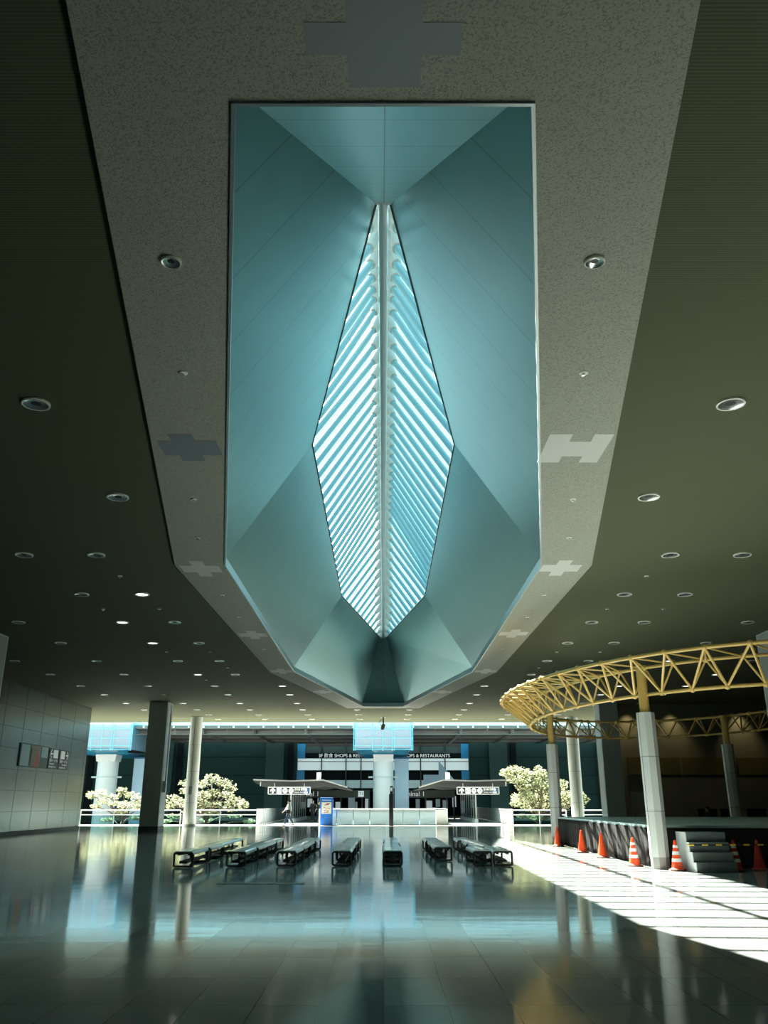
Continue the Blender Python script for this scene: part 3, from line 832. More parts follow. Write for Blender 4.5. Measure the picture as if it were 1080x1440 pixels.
# ------------------------------------------------------------------ edge of the hall: balustrades, post, kiosk
def balustrade(x0, x1, Y, label, gap=2.1, tall=False):
    t = thing('balustrade', label, 'balustrade', (x0, Y, 0), kind='thing')
    MB().box(x0, x1, Y-0.05, Y+0.05, 0.98, 1.05).build('top_rail', 'rail_white', t, bevel=0.015)
    MB().box(x0, x1, Y-0.03, Y+0.03, 0.68, 0.73).build('lower_rail', 'rail_white', t)
    MB().box(x0, x1, Y-0.06, Y+0.06, 0.0, 0.05).build('sill_rail', 'rail_white', t)
    nn = max(1, int(round((x1-x0)/gap)))
    for k in range(nn + 1):
        xx = x0 + (x1-x0)*k/nn
        MB().box(xx-0.025, xx+0.025, Y-0.04, Y+0.04, 0.04, 0.99).build('post', 'rail_grey', t)
    for k in range(nn):
        xa = x0 + (x1-x0)*k/nn + 0.03; xb = x0 + (x1-x0)*(k+1)/nn - 0.03
        MB().box(xa, xb, Y-0.008, Y+0.008, 0.06, 0.68).build('pane', 'rail_glass', t)
    return t
balustrade(-21.5, -14.4, 62.6, 'glass balustrade with white rails between the left wall and the dark pillar')
balustrade(-14.2, -9.0, 62.6, 'glass balustrade with white rails behind the left white column')
balustrade(9.2, 13.0, 62.6, 'glass balustrade with white rails under the right tree')
balustrade(14.05, 18.4, 62.6, 'glass balustrade with white rails seen over the stage')
# void in the middle: frosted glass parapet round the big outside columns
t = thing('parapet', 'long white frosted glass parapet round the opening before the netted columns', 'parapet', (-4.5, 62.7, 0), kind='thing')
MB().box(-4.5, 4.5, 62.65, 62.85, 1.04, 1.12).build('top_rail', 'rail_white', t, bevel=0.02)
MB().box(-4.55, 4.55, 62.62, 62.72, 0.0, 0.06).build('sill_rail', 'rail_white', t)
MB().box(3.75, 4.5, 62.62, 62.9, 0.06, 1.04).build('end_block', 'rail_white', t)
for k in range(7):
    xa = -4.5 + k*8.25/7
    MB().box(xa+0.02, xa+8.25/7-0.02, 62.68, 62.70, 0.06, 1.04).build('pane', 'frosted_glass', t)
MB().box(-4.5, 4.5, 62.69, 62.75, 0.92, 0.96).build('handrail', 'rail_grey', t)
MB().box(-4.58, -4.5, 62.6, 80, 0.0, 1.1).build('side_wall', 'rail_white', t)
MB().box(4.5, 4.58, 62.6, 80, 0.0, 1.1).build('side_wall', 'rail_white', t)
t = thing('bollard_post', 'slim black post standing on the centre line before the parapet', 'post', (0.55, 61.3, 0))
MB().box(0.40, 0.70, 61.2, 61.4, 0, 2.1).build('post', 'black_metal', t, bevel=0.02)
MB().box(0.47, 0.68, 61.22, 61.38, 2.1, 2.62).build('head', 'black_metal', t, bevel=0.02)
MB().box(0.50, 0.62, 61.20, 61.22, 2.28, 2.52).build('dial', 'sign_white', t)
t = thing('information_kiosk', 'blue information board with a pale map left of the parapet', 'kiosk', (-4.0, 62.2, 0))
MB().box(-4.45, -3.57, 62.1, 62.35, 0, 1.86).build('body', 'kiosk_blue', t, bevel=0.02)
MB().box(-4.36, -3.67, 62.08, 62.1, 0.78, 1.55).build('map', 'kiosk_map', t)
mb = MB()
rk = random.Random(3)
for k in range(16):
    xx = rk.uniform(-4.32, -3.85); zz = rk.uniform(0.82, 1.45)
    mb.box(xx, xx + rk.uniform(0.04, 0.15), 62.072, 62.08, zz, zz + rk.uniform(0.02, 0.07))
mb.build('map_marks', 'poster_red', t)
text('lettering', 'Information', 0.13, (-4.01, 62.07, 1.69), (PI/2, 0, 0), 'sign_white', t, 0.003, width=0.62, align='CENTER')
# ceiling camera at the eave
t = thing('ceiling_camera', 'dark camera with a loop of cable hanging from the bright end of the ceiling', 'camera', (0.0, 61.6, H + 0.06))
MB().tube((0, 61.6, H + 0.06), (0, 61.6, 6.75), 0.05, 10).build('stem', 'lamp_dark', t)
MB().tube((0.02, 61.75, 6.82), (-0.06, 61.1, 6.55), 0.13, 12).build('body', 'bark', t, smooth='auto')
MB().path([(0.0 - 0.28*math.sin(a), 61.6, 6.98 + 0.24*math.cos(a)) for a in [k*PI/10 for k in range(11)]], 0.018, 6).build('cable', 'lamp_dark', t)
MB().disc((0, 61.6, H + 0.05), 0.22, 16).build('mount', 'edge_metal', t)

# ------------------------------------------------------------------ outside: ground, bridges, overpass
structure(MB().box(-120, 120, 60, 150, LOW - 0.3, LOW).build('road', 'asphalt'))
structure(MB().box(-45, 40, FLOOR_END - 0.3, FLOOR_END, LOW, -0.5).build('wall_below_floor', 'concrete'))
structure(MB().box(-9.0, -4.6, FLOOR_END, 94, -0.45, 0).build('path_left', 'concrete'))
structure(MB().box(4.6, 9.2, FLOOR_END, 94, -0.45, 0).build('path_right', 'concrete'))
def bridge_rail(x, label):
    t = thing('bridge_railing', label, 'railing', (x, 63.5, 0), kind='thing')
    MB().box(x-0.06, x+0.06, 63.4, 88, 1.0, 1.08).build('top_rail', 'rail_grey', t)
    MB().box(x-0.04, x+0.04, 63.4, 88, 0.1, 0.16).build('bottom_rail', 'rail_grey', t)
    MB().box(x-0.16, x+0.16, 63.3, 63.7, 0, 1.1).build('end_post', 'rail_grey', t, bevel=0.02)
    for k in range(24):
        MB().box(x-0.04, x+0.04, 64.6 + k - 0.05, 64.6 + k + 0.05, 0, 1.0).build('baluster', 'rail_grey', t)
    MB().box(x-0.012, x+0.012, 63.8, 88, 0.16, 1.0).build('infill', 'charcoal_light', t)
bridge_rail(-8.95, 'grey bridge railing running back behind the walking person')
bridge_rail(9.15, 'grey bridge railing running back left of the right tree')
def glass_screen(x, label):
    t = thing('glass_screen', label, 'glass screen', (x, 64.5, 0), kind='thing')
    for k in range(8):
        yy = 70.2 + k * 1.9
        MB().box(x-0.05, x+0.05, yy-0.05, yy+0.05, 0, 2.6).build('upright', 'rail_grey', t)
        MB().box(x-0.13, x+0.13, yy-0.13, yy+0.13, 0, 0.28).build('foot', 'rail_white', t)
        if k < 7: MB().box(x-0.01, x+0.01, yy+0.08, yy+1.82, 0.12, 2.5).build('pane', 'screen_glass', t)
    MB().box(x-0.06, x+0.06, 70.1, 83.7, 2.55, 2.68).build('head_rail', 'mullion', t)
glass_screen(-7.4, 'glass screen with slim uprights under the left canopy')
glass_screen(7.4, 'glass screen with slim uprights under the right canopy')
def canopy(sg, label):
    t = thing('bridge_canopy', label, 'canopy', (sg*7, 70, 2.7), kind='thing')
    # outline across the bridge, folded at the inner side
    top = [(10.6, 3.22), (7.4, 3.12), (4.9, 3.20), (2.9, 2.62)]
    bot = [(2.95, 2.52), (4.6, 2.78), (5.6, 2.62), (9.9, 2.80), (10.5, 3.08)]
    P = [(sg*a, b_) for a, b_ in top + bot]
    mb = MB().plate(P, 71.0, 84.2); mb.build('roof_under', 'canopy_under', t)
    mb = MB()
    for (xa, za), (xb, zb) in zip(top, top[1:]):
        mb.add([(sg*xa, 70.85, za), (sg*xb, 70.85, zb), (sg*xb, 70.85, zb+0.10), (sg*xa, 70.85, za+0.10), (sg*xa, 84.2, za), (sg*xb, 84.2, zb), (sg*xb, 84.2, zb+0.10), (sg*xa, 84.2, za+0.10)],
               [(0,1,2,3),(4,7,6,5),(3,2,6,7),(0,4,5,1)])
    mb.build('top_sheet', 'canopy_top', t)
    MB().tube((sg*5.3, 71.5, 3.2), (sg*5.3, 71.5, 3.85), 0.18, 12).build('vent_cap', 'white_paint', t)
    for k in range(12):
        MB().box(sg*9.9 - 0.03, sg*9.9 + 0.03, 70.2 + k*1.3, 70.3 + k*1.3, 2.76, 3.1).build('rib', 'rail_grey', t)
canopy(-1, 'low folded metal canopy over the left bridge')
canopy(1, 'low folded metal canopy over the right bridge')
def overhead_sign(sg, x0, x1, label):
    t = thing('overhead_sign', label, 'sign', (x0, 69.0, 2.4), 'overhead signs under the canopies')
    Yf = 68.9; z0, z1 = 2.12, 2.68; hh = z1 - z0
    MB().box(x0, x1, Yf, Yf+0.14, z0, z1).build('panel', 'sign_black', t)
    fr_ = MB(); e = 0.045
    fr_.box(x0, x1, Yf-0.02, Yf, z0, z0+e); fr_.box(x0, x1, Yf-0.02, Yf, z1-e, z1)
    fr_.box(x0, x0+e, Yf-0.02, Yf, z0, z1); fr_.box(x1-e, x1, Yf-0.02, Yf, z0, z1)
    fr_.build('border', 'rail_white', t)
    cz = (z0+z1)/2; cx = x0 + 0.38
    a = MB(); y = Yf - 0.015
    a.plate([(cx-0.06, cz-0.19), (cx+0.06, cz-0.19), (cx+0.06, cz+0.02), (cx+0.20, cz-0.08), (cx+0.20, cz+0.05), (cx, cz+0.20), (cx-0.20, cz+0.05), (cx-0.20, cz-0.08), (cx-0.06, cz+0.02)], y, Yf)
    a.build('arrow', 'sign_white', t)
    cx += 0.50
    MB().box(cx-0.19, cx+0.19, y, Yf, cz-0.20, cz+0.20).build('lift_pictogram', 'sign_white', t)
    mk = MB()
    for q in (-0.09, 0.0, 0.09): mk.box(cx+q-0.02, cx+q+0.02, y-0.004, y, cz-0.12, cz+0.06)
    for q in range(2):
        cx += 0.47
        mk2 = MB().plate([(cx + 0.20*math.cos(k*PI/10), cz + 0.20*math.sin(k*PI/10)) for k in range(20)], y, Yf)
        mk2.build('round_pictogram', 'sign_white', t)
        mk.box(cx-0.11, cx+0.11, y-0.004, y, cz-0.02, cz+0.03) if q == 0 else mk.plate([(cx-0.11, cz-0.07), (cx-0.07, cz-0.10), (cx+0.12, cz+0.06), (cx+0.08, cz+0.10)], y-0.004, y)
    mk.build('pictogram_marks', 'sign_black', t)
    rot = (PI/2, 0, 0); cx += 0.27
    text('lettering', '\u56fd\u5185\u7dda \u56fd\u969b\u7dda', 0.20, (cx, y, cz+0.09), rot, 'sign_white', t, 0.003, width=0.92)
    text('lettering', 'Domestic  International', 0.12, (cx, y, cz-0.11), rot, 'sign_white', t, 0.003, width=0.98)
    MB().box(x1-0.62, x1-0.08, y, Yf, z0+0.07, z1-0.07).build('blue_square', 'sign_navy', t)
    m_ = MB().plate([(x1-0.35 + 0.10*math.cos(k*PI/8), cz+0.08 + 0.09*math.sin(k*PI/8)) for k in range(16)], y-0.006, y)
    m_.box(x1-0.48, x1-0.22, y-0.006, y, cz-0.18, cz-0.06); m_.build('emblem', 'sign_white', t)
    for xx in (x0+0.5, x1-0.5): MB().tube((xx, Yf+0.07, z1), (xx, Yf+0.07, 2.95), 0.025, 8).build('hanger', 'rail_grey', t)
overhead_sign(-1, -9.1, -5.75, 'black hanging sign with white arrow and pictograms under the left canopy')
overhead_sign(1, 5.8, 9.15, 'black hanging sign with white arrow and pictograms under the right canopy')

# elevated road deck with girders over the forecourt
structure(MB().box(-90, 90, 77.0, 92.0, 7.75, 8.08).build('overpass_slab', 'deck_under'))
t = thing('overpass_railing', 'long line of railing and lamp posts along the road deck above', 'railing', (0, 77.0, 8.0), kind='structure')
for k in range(8):
    structure(MB().box(-90, 90, 78.6 + k*1.7, 78.75 + k*1.7, 7.45, 7.76).build('overpass_girder', 'girder' if k % 3 == 0 else 'deck_under'))
for k in range(-13, 14):
    xx = k * 4.7 + 2.35
    if min(abs(xx + 25), abs(xx)) < 2.8: continue
    structure(MB().box(xx - 0.16, xx + 0.16, 77.6, 91.5, 7.42, 7.76).build('overpass_beam', 'girder' if k % 3 else 'deck_under'))
mb = MB(); mb.box(-90, 90, 76.9, 77.0, 7.80, 8.02); mb.build('fascia', 'girder', t)
mb = MB(); mb.box(-90, 90, 77.0, 77.06, 7.28, 7.34); mb.build('lower_rail', 'girder', t)
for k in range(-36, 37):
    xx = k * 1.35
    MB().box(xx - 0.07, xx + 0.07, 76.82, 76.9, 7.86, 8.02).build('lamp', 'rail_white', t)
for k in range(-20, 21):
    MB().box(k*2.35 - 0.025, k*2.35 + 0.025, 77.0, 77.06, 7.34, 7.8).build('post', 'girder', t)

# ------------------------------------------------------------------ big outside columns wrapped in nets
def netted_column(x, Y, zcap, label):
    t = thing('netted_column', label, 'column', (x, Y, LOW), kind='thing')
    MB().tube((x, Y, LOW), (x, Y, 5.1), 0.92, 28).build('shaft', 'pier_white', t, smooth='auto')
    MB().hexa([(x-0.84,Y-0.84,5.0),(x+0.84,Y-0.84,5.0),(x+0.84,Y+0.84,5.0),(x-0.84,Y+0.84,5.0)],
              [(x-1.0,Y-1.0,6.1),(x+1.0,Y-1.0,6.1),(x+1.0,Y+1.0,6.1),(x-1.0,Y+1.0,6.1)]).build('capital', 'pier_white', t)
    MB().lathe([(0.93, 3.62), (0.99, 3.62), (0.99, 3.74), (0.93, 3.74)], 24, (x, Y, 0)).build('clamp_ring', 'charcoal_light', t)
    MB().box(x-1.35, x-0.95, Y-0.2, Y-0.05, 3.60, 3.74).build('clamp_arm', 'charcoal_light', t)
    MB().box(x+0.95, x+1.35, Y-0.2, Y-0.05, 3.60, 3.74).build('clamp_arm', 'charcoal_light', t)
    # scaffold box
    x0, x1, y0, y1, z0, z1 = x-2.62, x+2.62, Y-2.4, Y+6.5, 5.95, 8.5
    MB().box(x0+0.1, x1-0.1, y0+0.2, y1-0.2, 7.0 - 0.9, 8.3).build('board', 'net_board', t)
    mb = MB()
    MB().add([(x0,y0,z0),(x1,y0,z0),(x1,y0,z1),(x0,y0,z1)], [(0,1,2,3)]).build('front_net', 'blue_net_thin', t)
    for xs_ in (x0, x1): MB().add([(xs_,y0,z0),(xs_,y1,z0),(xs_,y1,z1),(xs_,y0,z1)], [(0,1,2,3)]).build('side_net', 'blue_net', t)
    mb = MB().add([(x0+0.25,y0+0.05,z0),(x1-0.25,y0+0.05,z0),(x1-0.55,y0+1.2,z0-0.35),(x0+0.55,y0+1.2,z0-0.35)], [(0,1,2,3)])
    mb.add([(x0+0.55,y0+1.2,z0-0.35),(x1-0.55,y0+1.2,z0-0.35),(x1-0.9,y1,z0-0.35),(x0+0.9,y1,z0-0.35)], [(0,1,2,3)])
    mb.build('bottom_net', 'blue_net', t)
    MB().box(x0+0.35, x1-0.35, y0+1.3, y1-0.3, z0-0.3, z0-0.22).build('dark_sheet', 'net_dark', t)
    pl = MB()
    for xx in (x0, x0+0.15, x-0.95, x-0.05, x+0.80, x+1.0, x1-0.15, x1): pl.tube((xx, y0-0.04, z0-0.1), (xx, y0-0.04, z1), 0.035, 6)
    for zz in (z0, z0+0.32, z0+0.95, z0+1.75, z0+2.2): pl.tube((x0-0.05, y0-0.05, zz), (x1+0.05, y0-0.05, zz), 0.03, 6)
    pl.build('scaffold_poles', 'net_pole', t)
    return t
netted_column(0.0, 78.6, 6, 'white round column wrapped in blue netting at the centre of the view')
netted_column(-25.0, 78.6, 6, 'white round column wrapped in blue netting at the left beyond the dark pillar')
def pier(x0, x1, Y, label):
    t = thing('square_pier', label, 'pier', ((x0+x1)/2, Y, LOW), kind='thing')
    MB().box(x0, x1, Y, Y+1.6, LOW, 5.4).build('shaft', 'pier_blue', t, bevel=0.03)
    MB().box(x0-0.06, x1+0.06, Y-0.06, Y+1.66, 5.35, 5.5).build('head', 'net_dark', t)
pier(1.05, 2.35, 80.4, 'blue grey square pier just right of the central netted column')
pier(-23.2, -21.6, 80.4, 'blue grey square pier beside the left netted column')

# ------------------------------------------------------------------ terminal building across the forecourt
YT = 93.0
tb = thing('airport_terminal', 'long dark airport terminal front with shop windows beyond the forecourt', 'building', (0, YT, LOW), kind='thing')
WX0, WX1 = -9.3, 9.25
MB().box(-75, WX0, YT, YT+1, LOW, 8.9).build('wall', 'facade_dark', tb)
MB().box(WX1, 75, YT, YT+1, LOW, 8.9).build('wall', 'facade_dark', tb)
MB().box(WX0, WX1, YT+0.6, YT+1, 2.9, 8.9).build('back_panel', 'facade_deep', tb)
for xa in (-60,-46,-34, -24.5, -12.6, 11.4, 23.0, 33, 45, 58):
    MB().box(xa, xa+1.9, YT-0.5, YT, LOW, 8.6).build('pilaster', 'facade_pier', tb)
    MB().box(xa+2.3, xa+2.9, YT-0.25, YT, LOW, 8.6).build('pilaster', 'facade_deep', tb)
mb = MB()
for zz in (-1.5, 0.4, 2.3, 4.2, 6.1): mb.box(-75, WX0, YT-0.02, YT, zz, zz+0.05); mb.box(WX1, 75, YT-0.02, YT, zz, zz+0.05)
mb.build('panel_joint', 'facade_deep', tb)
# window bands behind mullions
cols_x = [WX0] + [at_depth(px, 1070, YT)[0] for px in (452, 486.5)] + [-2.4, 2.4] + [at_depth(px, 1070, YT)[0] for px in (591.5, 626)] + [WX1]
rows_z = [(2.95, 3.75, 'lit_interior'), (3.78, 4.72, 'facade_deep'), (4.78, 5.62, 'lit_window'), (5.70, 5.98, 'lit_window'), (6.02, 6.50, 'facade_deep'), (6.55, 7.25, 'facade_teal'), (7.28, 7.55, 'brown_band'), (7.58, 8.0, 'facade_deep')]
for xa, xb in zip(cols_x, cols_x[1:]):
    w = MB().box(xa-0.06, xa+0.06, YT+0.15, YT+0.35, 2.9, 8.0).build('window', 'mullion', tb)
    for za, zb, mt in rows_z:
        MB().box(xa+0.05, xb-0.05, YT+0.3, YT+0.36, za, zb).build('pane', mt, w)
for xa, xb in ((WX0-0.05, WX0+0.85), (WX1-0.85, WX1+0.05)):
    MB().box(xa, xb, YT+0.12, YT+0.2, 3.78, 4.75).build('blue_strip', 'blue_band', tb)
    MB().box(xa, xb, YT+0.12, YT+0.2, 6.0, 7.5).build('blue_strip', 'blue_band', tb)
MB().add([(5.95, YT+0.1, 5.75), (8.0, YT+0.1, 3.3), (4.3, YT+0.1, 3.3), (4.3, YT+0.1, 4.3), (5.95, YT+0.1, 4.3)], [(0,1,2,3,4)]).build('blind', 'pier_blue', tb)
text('lettering', '3F \u98f2\u98df SHOPS & RESTAURANTS', 0.5, (-7.0, YT+0.08, 5.98 + 0.27), (PI/2, 0, 0), 'letter_white', tb, 0.02, width=6.9)
text('lettering', '3F \u98f2\u98df SHOPS & RESTAURANTS', 0.5, (0.25, YT+0.08, 5.98 + 0.27), (PI/2, 0, 0), 'letter_white', tb, 0.02, width=6.9)
# concourse level: floor, back wall with lit openings
MB().box(-30, 30, YT-0.4, YT+12, -0.3, 0).build('concourse_floor', 'concrete', tb)
MB().box(-30, 30, YT+0.2, YT+12, 2.7, 2.9).build('concourse_ceiling', 'facade_deep', tb)
MB().box(-30, 30, YT+11.5, YT+12, 0, 2.7).build('concourse_wall', 'facade_deep', tb)
rk = random.Random(11)
for k in range(16):
    xx = -9 + k * 1.16 + rk.uniform(-.2, .2)
    MB().box(xx, xx + rk.uniform(0.25, 0.8), YT+11.3, YT+11.5, rk.uniform(0.3, 1.0), rk.uniform(1.5, 2.4)).build('lit_opening', 'lit_interior' if k % 3 else 'lit_window', tb)
for k in range(9):
    xx = -9 + k*2.25
    MB().box(xx-0.06, xx+0.06, YT-0.1, YT+0.1, 0, 2.9).build('door_post', 'mullion', tb)
def gate_board(x0, x1, label, tx, badge):
    t = thing('terminal_fascia', label, 'fascia', (x0, 84.5, 2), kind='thing')
    MB().box(x0, x1, 84.4, 84.8, 1.94, 2.62).build('board', 'fascia_green', t)
    MB().box(x0, x0+0.15, 84.4, 84.7, 0, 1.94).build('post', 'mullion', t)
    MB().box(x1-0.15, x1, 84.4, 84.7, 0, 1.94).build('post', 'mullion', t)
    text('lettering', 'Terminal 1', 0.62, (tx, 84.39, 2.27), (PI/2, 0, 0), 'letter_white', t, 0.01, width=2.75)
    if badge:
        MB().box(-2.42, -1.88, 84.36, 84.4, 2.02, 2.56).build('badge', 'letter_white', t)
        text('badge_lettering', 'T1', 0.34, (-2.15, 84.35, 2.29), (PI/2, 0, 0), 'sign_black', t, 0.01, width=0.34, align='CENTER')
gate_board(-9.2, -1.3, 'dark green fascia reading Terminal 1 with a white badge left of the central column', -9.05, True)
gate_board(1.3, 6.9, 'dark green fascia reading Terminal 1 right of the central column', 1.15, False)

# ------------------------------------------------------------------ trees
def tree(label, Y, clumps, trunk, seed, leaf=0.12, dens=1.7):
    rnd = random.Random(seed)
    tx = at_depth(trunk, 1150, Y)[0]
    t = thing('tree', label, 'tree', (tx, Y, LOW))
    br = MB(); br.path([(tx, Y, LOW), (tx + 0.15, Y, LOW + 3), (tx - 0.05, Y, -1.0), (tx, Y + .1, 0.3)], [0.22, 0.19, 0.15, 0.10], 8)
    lv = MB()
    for (px, py, rx, rz) in clumps:
        dy = rnd.uniform(-1.3, 1.3)
        cx, cz = at_depth(px, py, Y + dy)
        s_ = Y / F_PX
        ax, az = rx * s_, rz * s_
        c = Vector((cx, Y + dy, cz)); root = Vector((tx, Y, min(cz - 0.6, 0.2)))
        mid = root.lerp(c, 0.55) + Vector((rnd.uniform(-.3, .3), rnd.uniform(-.3, .3), 0.2))
        br.path([root, mid, c], [0.07, 0.05, 0.02], 5)
        for q in range(3):
            e = c + Vector((rnd.uniform(-ax, ax), rnd.uniform(-ax, ax), rnd.uniform(-az, az))) * 0.8
            br.path([mid.lerp(c, 0.6), e], [0.03, 0.012], 4)
        for q in range(int(150 * dens * max(0.35, ax * max(az, 0.3) * 1.6))):
            while True:
                d = Vector((rnd.uniform(-1, 1), rnd.uniform(-1, 1), rnd.uniform(-1, 1)))
                if d.length < 1: break
            p = c + Vector((d.x * ax, d.y * ax, d.z * az))
            n_ = Vector((rnd.gauss(0, .6), rnd.gauss(0, .6), 1)).normalized()
            u = n_.orthogonal().normalized(); w = n_.cross(u)
            a = rnd.uniform(0, 6.28); u, w = u*math.cos(a) + w*math.sin(a), w*math.cos(a) - u*math.sin(a)
            L = leaf * rnd.uniform(0.7, 1.3)
            lv.add([p - u*L, p + w*L*0.5, p + u*L, p - w*L*0.5], [(0,1,2,3)])
    br.build('trunk', 'bark', t, smooth=True)
    lv.build('foliage', 'leaf', t)
tree('pale leafed tree beyond the balustrade left of the dark pillar', 69.5,
     [(128,1118,10,5),(140,1114,12,4),(155,1120,14,5),(172,1112,8,5),(185,1118,10,5),(196,1122,12,6),(160,1130,12,4),(180,1132,16,6),(145,1127,9,4),(198,1134,10,5),(135,1134,8,3),(170,1141,10,3),(150,1153,8,3),(190,1150,8,3),(206,1128,8,5)], 172, 1)
tree('pale leafed tree with layered branches behind the left white column', 70.0,
     [(298,1094,12,6),(285,1102,12,6),(262,1101,10,5),(313,1100,14,6),(324,1108,10,6),(300,1116,16,6),(285,1118,16,6),(262,1112,10,5),(320,1117,10,5),(244,1124,12,6),(258,1130,14,6),(282,1130,16,7),(305,1131,12,5),(330,1126,14,6),(342,1132,9,6),(325,1136,14,5),(240,1133,9,4),(268,1142,14,4),(300,1144,12,4),(245,1148,10,4),(290,1153,10,3),(330,1148,10,3),(350,1155,8,3),(235,1155,8,3)], 290, 2)
tree('big dense pale leafed tree behind the two right columns', 67.2,
     [(712,1087,9,6),(722,1082,11,6),(735,1086,12,7),(748,1092,12,8),(762,1088,10,7),(757,1082,6,5),(724,1096,12,6),(738,1104,14,9),(755,1106,14,10),(770,1100,12,9),(728,1122,10,7),(742,1120,14,9),(760,1124,14,9),(776,1115,12,9),(790,1104,10,8),(795,1120,12,9),(790,1132,12,7),(766,1134,14,6),(745,1134,12,6),(726,1130,9,5),(812,1116,9,6),(820,1124,8,7),(815,1135,8,6),(804,1128,9,7),(735,1148,8,3),(755,1150,10,3)], 760, 3, 0.12, 2.4)

# ------------------------------------------------------------------ people
def skin_mesh(name, verts, edges, radii, mat, parent, root=0, sub=2):
    me = bpy.data.meshes.new(name); me.from_pydata(verts, edges, []); me.update()
    ob = bpy.data.objects.new(name, me); COL.objects.link(ob); ob.parent = parent
    md = ob.modifiers.new('skin', 'SKIN'); md.use_smooth_shade = True
    sv = me.skin_vertices[0].data
    for i, r in enumerate(radii):
        sv[i].radius = r if isinstance(r, tuple) else (r, r)
        sv[i].use_root = (i == root)
    s2 = ob.modifiers.new('sub', 'SUBSURF'); s2.levels = sub; s2.render_levels = sub
    me.materials.append(MATS[mat])
    return ob
def person(label, loc, rz, step, shirt, legs, height=1.68, seated=False, bag=None, carry=False):
    """skeleton in metres for a 1.70 m body facing +x; step = stride half angle"""
    t = thing('person', label, 'person', loc); t.rotation_euler.z = rz
    k = height / 1.70; t.scale = (k, k, k)
    if seated:
        hip = 0.52
        hips = [(0, s*0.09, hip) for s in (1, -1)]
        knees = [(0.42, s*0.11, 0.50) for s in (1, -1)]
        ank = [(0.40, s*0.11, 0.08) for s in (1, -1)]
    else:
        hip = 0.90
        hips = [(0, s*0.09, hip) for s in (1, -1)]
        a = (step, -step)
        knees = [(0.43*math.sin(a[i]) + (0.06 if a[i] < 0 else 0.02), s*0.09, hip - 0.43*math.cos(a[i])) for i, s in enumerate((1, -1))]
        ank = [(knees[0][0] + 0.10*(1 if step > 0 else 0), 0.09, 0.08), (knees[1][0] - 0.62*math.sin(step) , -0.09, 0.08 + 0.10*abs(math.sin(step)))]
    chest, neck, head = (0.01, 0, hip+0.38), (0.0, 0, hip+0.55), (0.03, 0, hip+0.70)
    V = [(0,0,hip)]; E_ = []; Rr = [(0.11, 0.14)]
    def add(v, r, p):
        V.append(v); Rr.append(r); E_.append((p, len(V)-1)); return len(V)-1
    w = add((0.0,0,hip+0.18), (0.095, 0.12), 0); c = add(chest, (0.105, 0.15), w); nk = add(neck, 0.052, c)
    hd0 = add((0.02, 0, hip+0.62), 0.075, nk); hd = add(head, (0.095, 0.078), hd0); tp = add((0.01, 0, hip+0.78), 0.055, hd)
    nose = add((0.125, 0, hip+0.685), 0.012, hd)
    arms = []
    for i, s in enumerate((1, -1)):
        sw = (-step if i == 0 else step) * 0.8
        if seated: sw = 0.35
        sh = add((0, s*0.19, hip+0.49), 0.055, c)
        el = add((0.27*math.sin(sw), s*0.235, hip+0.22), 0.042, sh)
        bend = 0.45 if not carry else 1.3
        wr = add((V[el][0] + 0.24*math.sin(sw+bend), s*0.225, V[el][2] - 0.24*math.cos(sw+bend)), 0.028, el)
        dx, dz = math.sin(sw+bend+.1), -math.cos(sw+bend+.1)
        pa = add((V[wr][0]+0.06*dx, s*0.22, V[wr][2]+0.06*dz), (0.018, 0.036), wr)
        for q in range(4):
            off = (q-1.5)*0.019
            f1 = add((V[wr][0]+0.11*dx + off*(-dz), s*0.215, V[wr][2]+0.11*dz + off*dx), 0.0085, pa)
            add((V[f1][0]+(0.055+0.01*(q in (1,2)))*dx, s*0.195, V[f1][2]+(0.055+0.01*(q in (1,2)))*dz), 0.008, f1)
        th = add((V[wr][0]+0.05*dx + 0.045*(-dz), s*0.20, V[wr][2]+0.05*dz + 0.045*dx), 0.010, pa)
        arms.append((sh, el, wr))
    for i in range(2):
        h_ = add(hips[i], 0.085, 0); kn = add(knees[i], 0.058, h_); an = add(ank[i], 0.036, kn)
        add((ank[i][0]+0.13, ank[i][1], 0.04 if i == 0 else ank[i][2]-0.04), (0.028, 0.04), an)
    skin_mesh('body', V, E_, Rr, 'skin', t)
    # shirt
    SV = [(0,0,hip-0.02),(0,0,hip+0.18),(0.01,0,hip+0.38),(0.0,0,hip+0.50)]; SE = [(0,1),(1,2),(2,3)]; SR = [(0.135,0.165),(0.125,0.15),(0.13,0.178),(0.07,0.09)]
    for (sh, el, wr) in arms:
        b0_ = len(SV); SV += [V[sh], tuple((Vector(V[sh])*0.15 + Vector(V[el])*0.85)), tuple(Vector(V[el]).lerp(Vector(V[wr]), 0.75))]
        SE += [(2, b0_), (b0_, b0_+1), (b0_+1, b0_+2)]; SR += [0.072, 0.056, 0.042]
    skin_mesh('shirt', SV, SE, SR, shirt, t)
    TV = [(0,0,hip+0.03)]; TE = []; TR = [(0.125,0.155)]
    for i in range(2):
        b0_ = len(TV); TV += [hips[i], knees[i], tuple(Vector(knees[i]).lerp(Vector(ank[i]), 0.93))]
        TE += [(0, b0_), (b0_, b0_+1), (b0_+1, b0_+2)]; TR += [0.10, 0.074, 0.054]
    skin_mesh('trousers', TV, TE, TR, legs, t)
    for i in range(2):
        skin_mesh('shoe', [(ank[i][0]-0.05, ank[i][1], ank[i][2]-0.035), (ank[i][0]+0.06, ank[i][1], ank[i][2]-0.04), (ank[i][0]+0.17, ank[i][1], ank[i][2]-0.048)], [(0,1),(1,2)], [(0.042,0.045),(0.04,0.048),(0.028,0.04)], 'bag_black', t)
    hm = MB()
    hm.lathe([(0.0, 0.105), (0.05, 0.095), (0.085, 0.06), (0.100, 0.0), (0.095, -0.06), (0.07, -0.085)], 16, (-0.022, 0, hip+0.725))
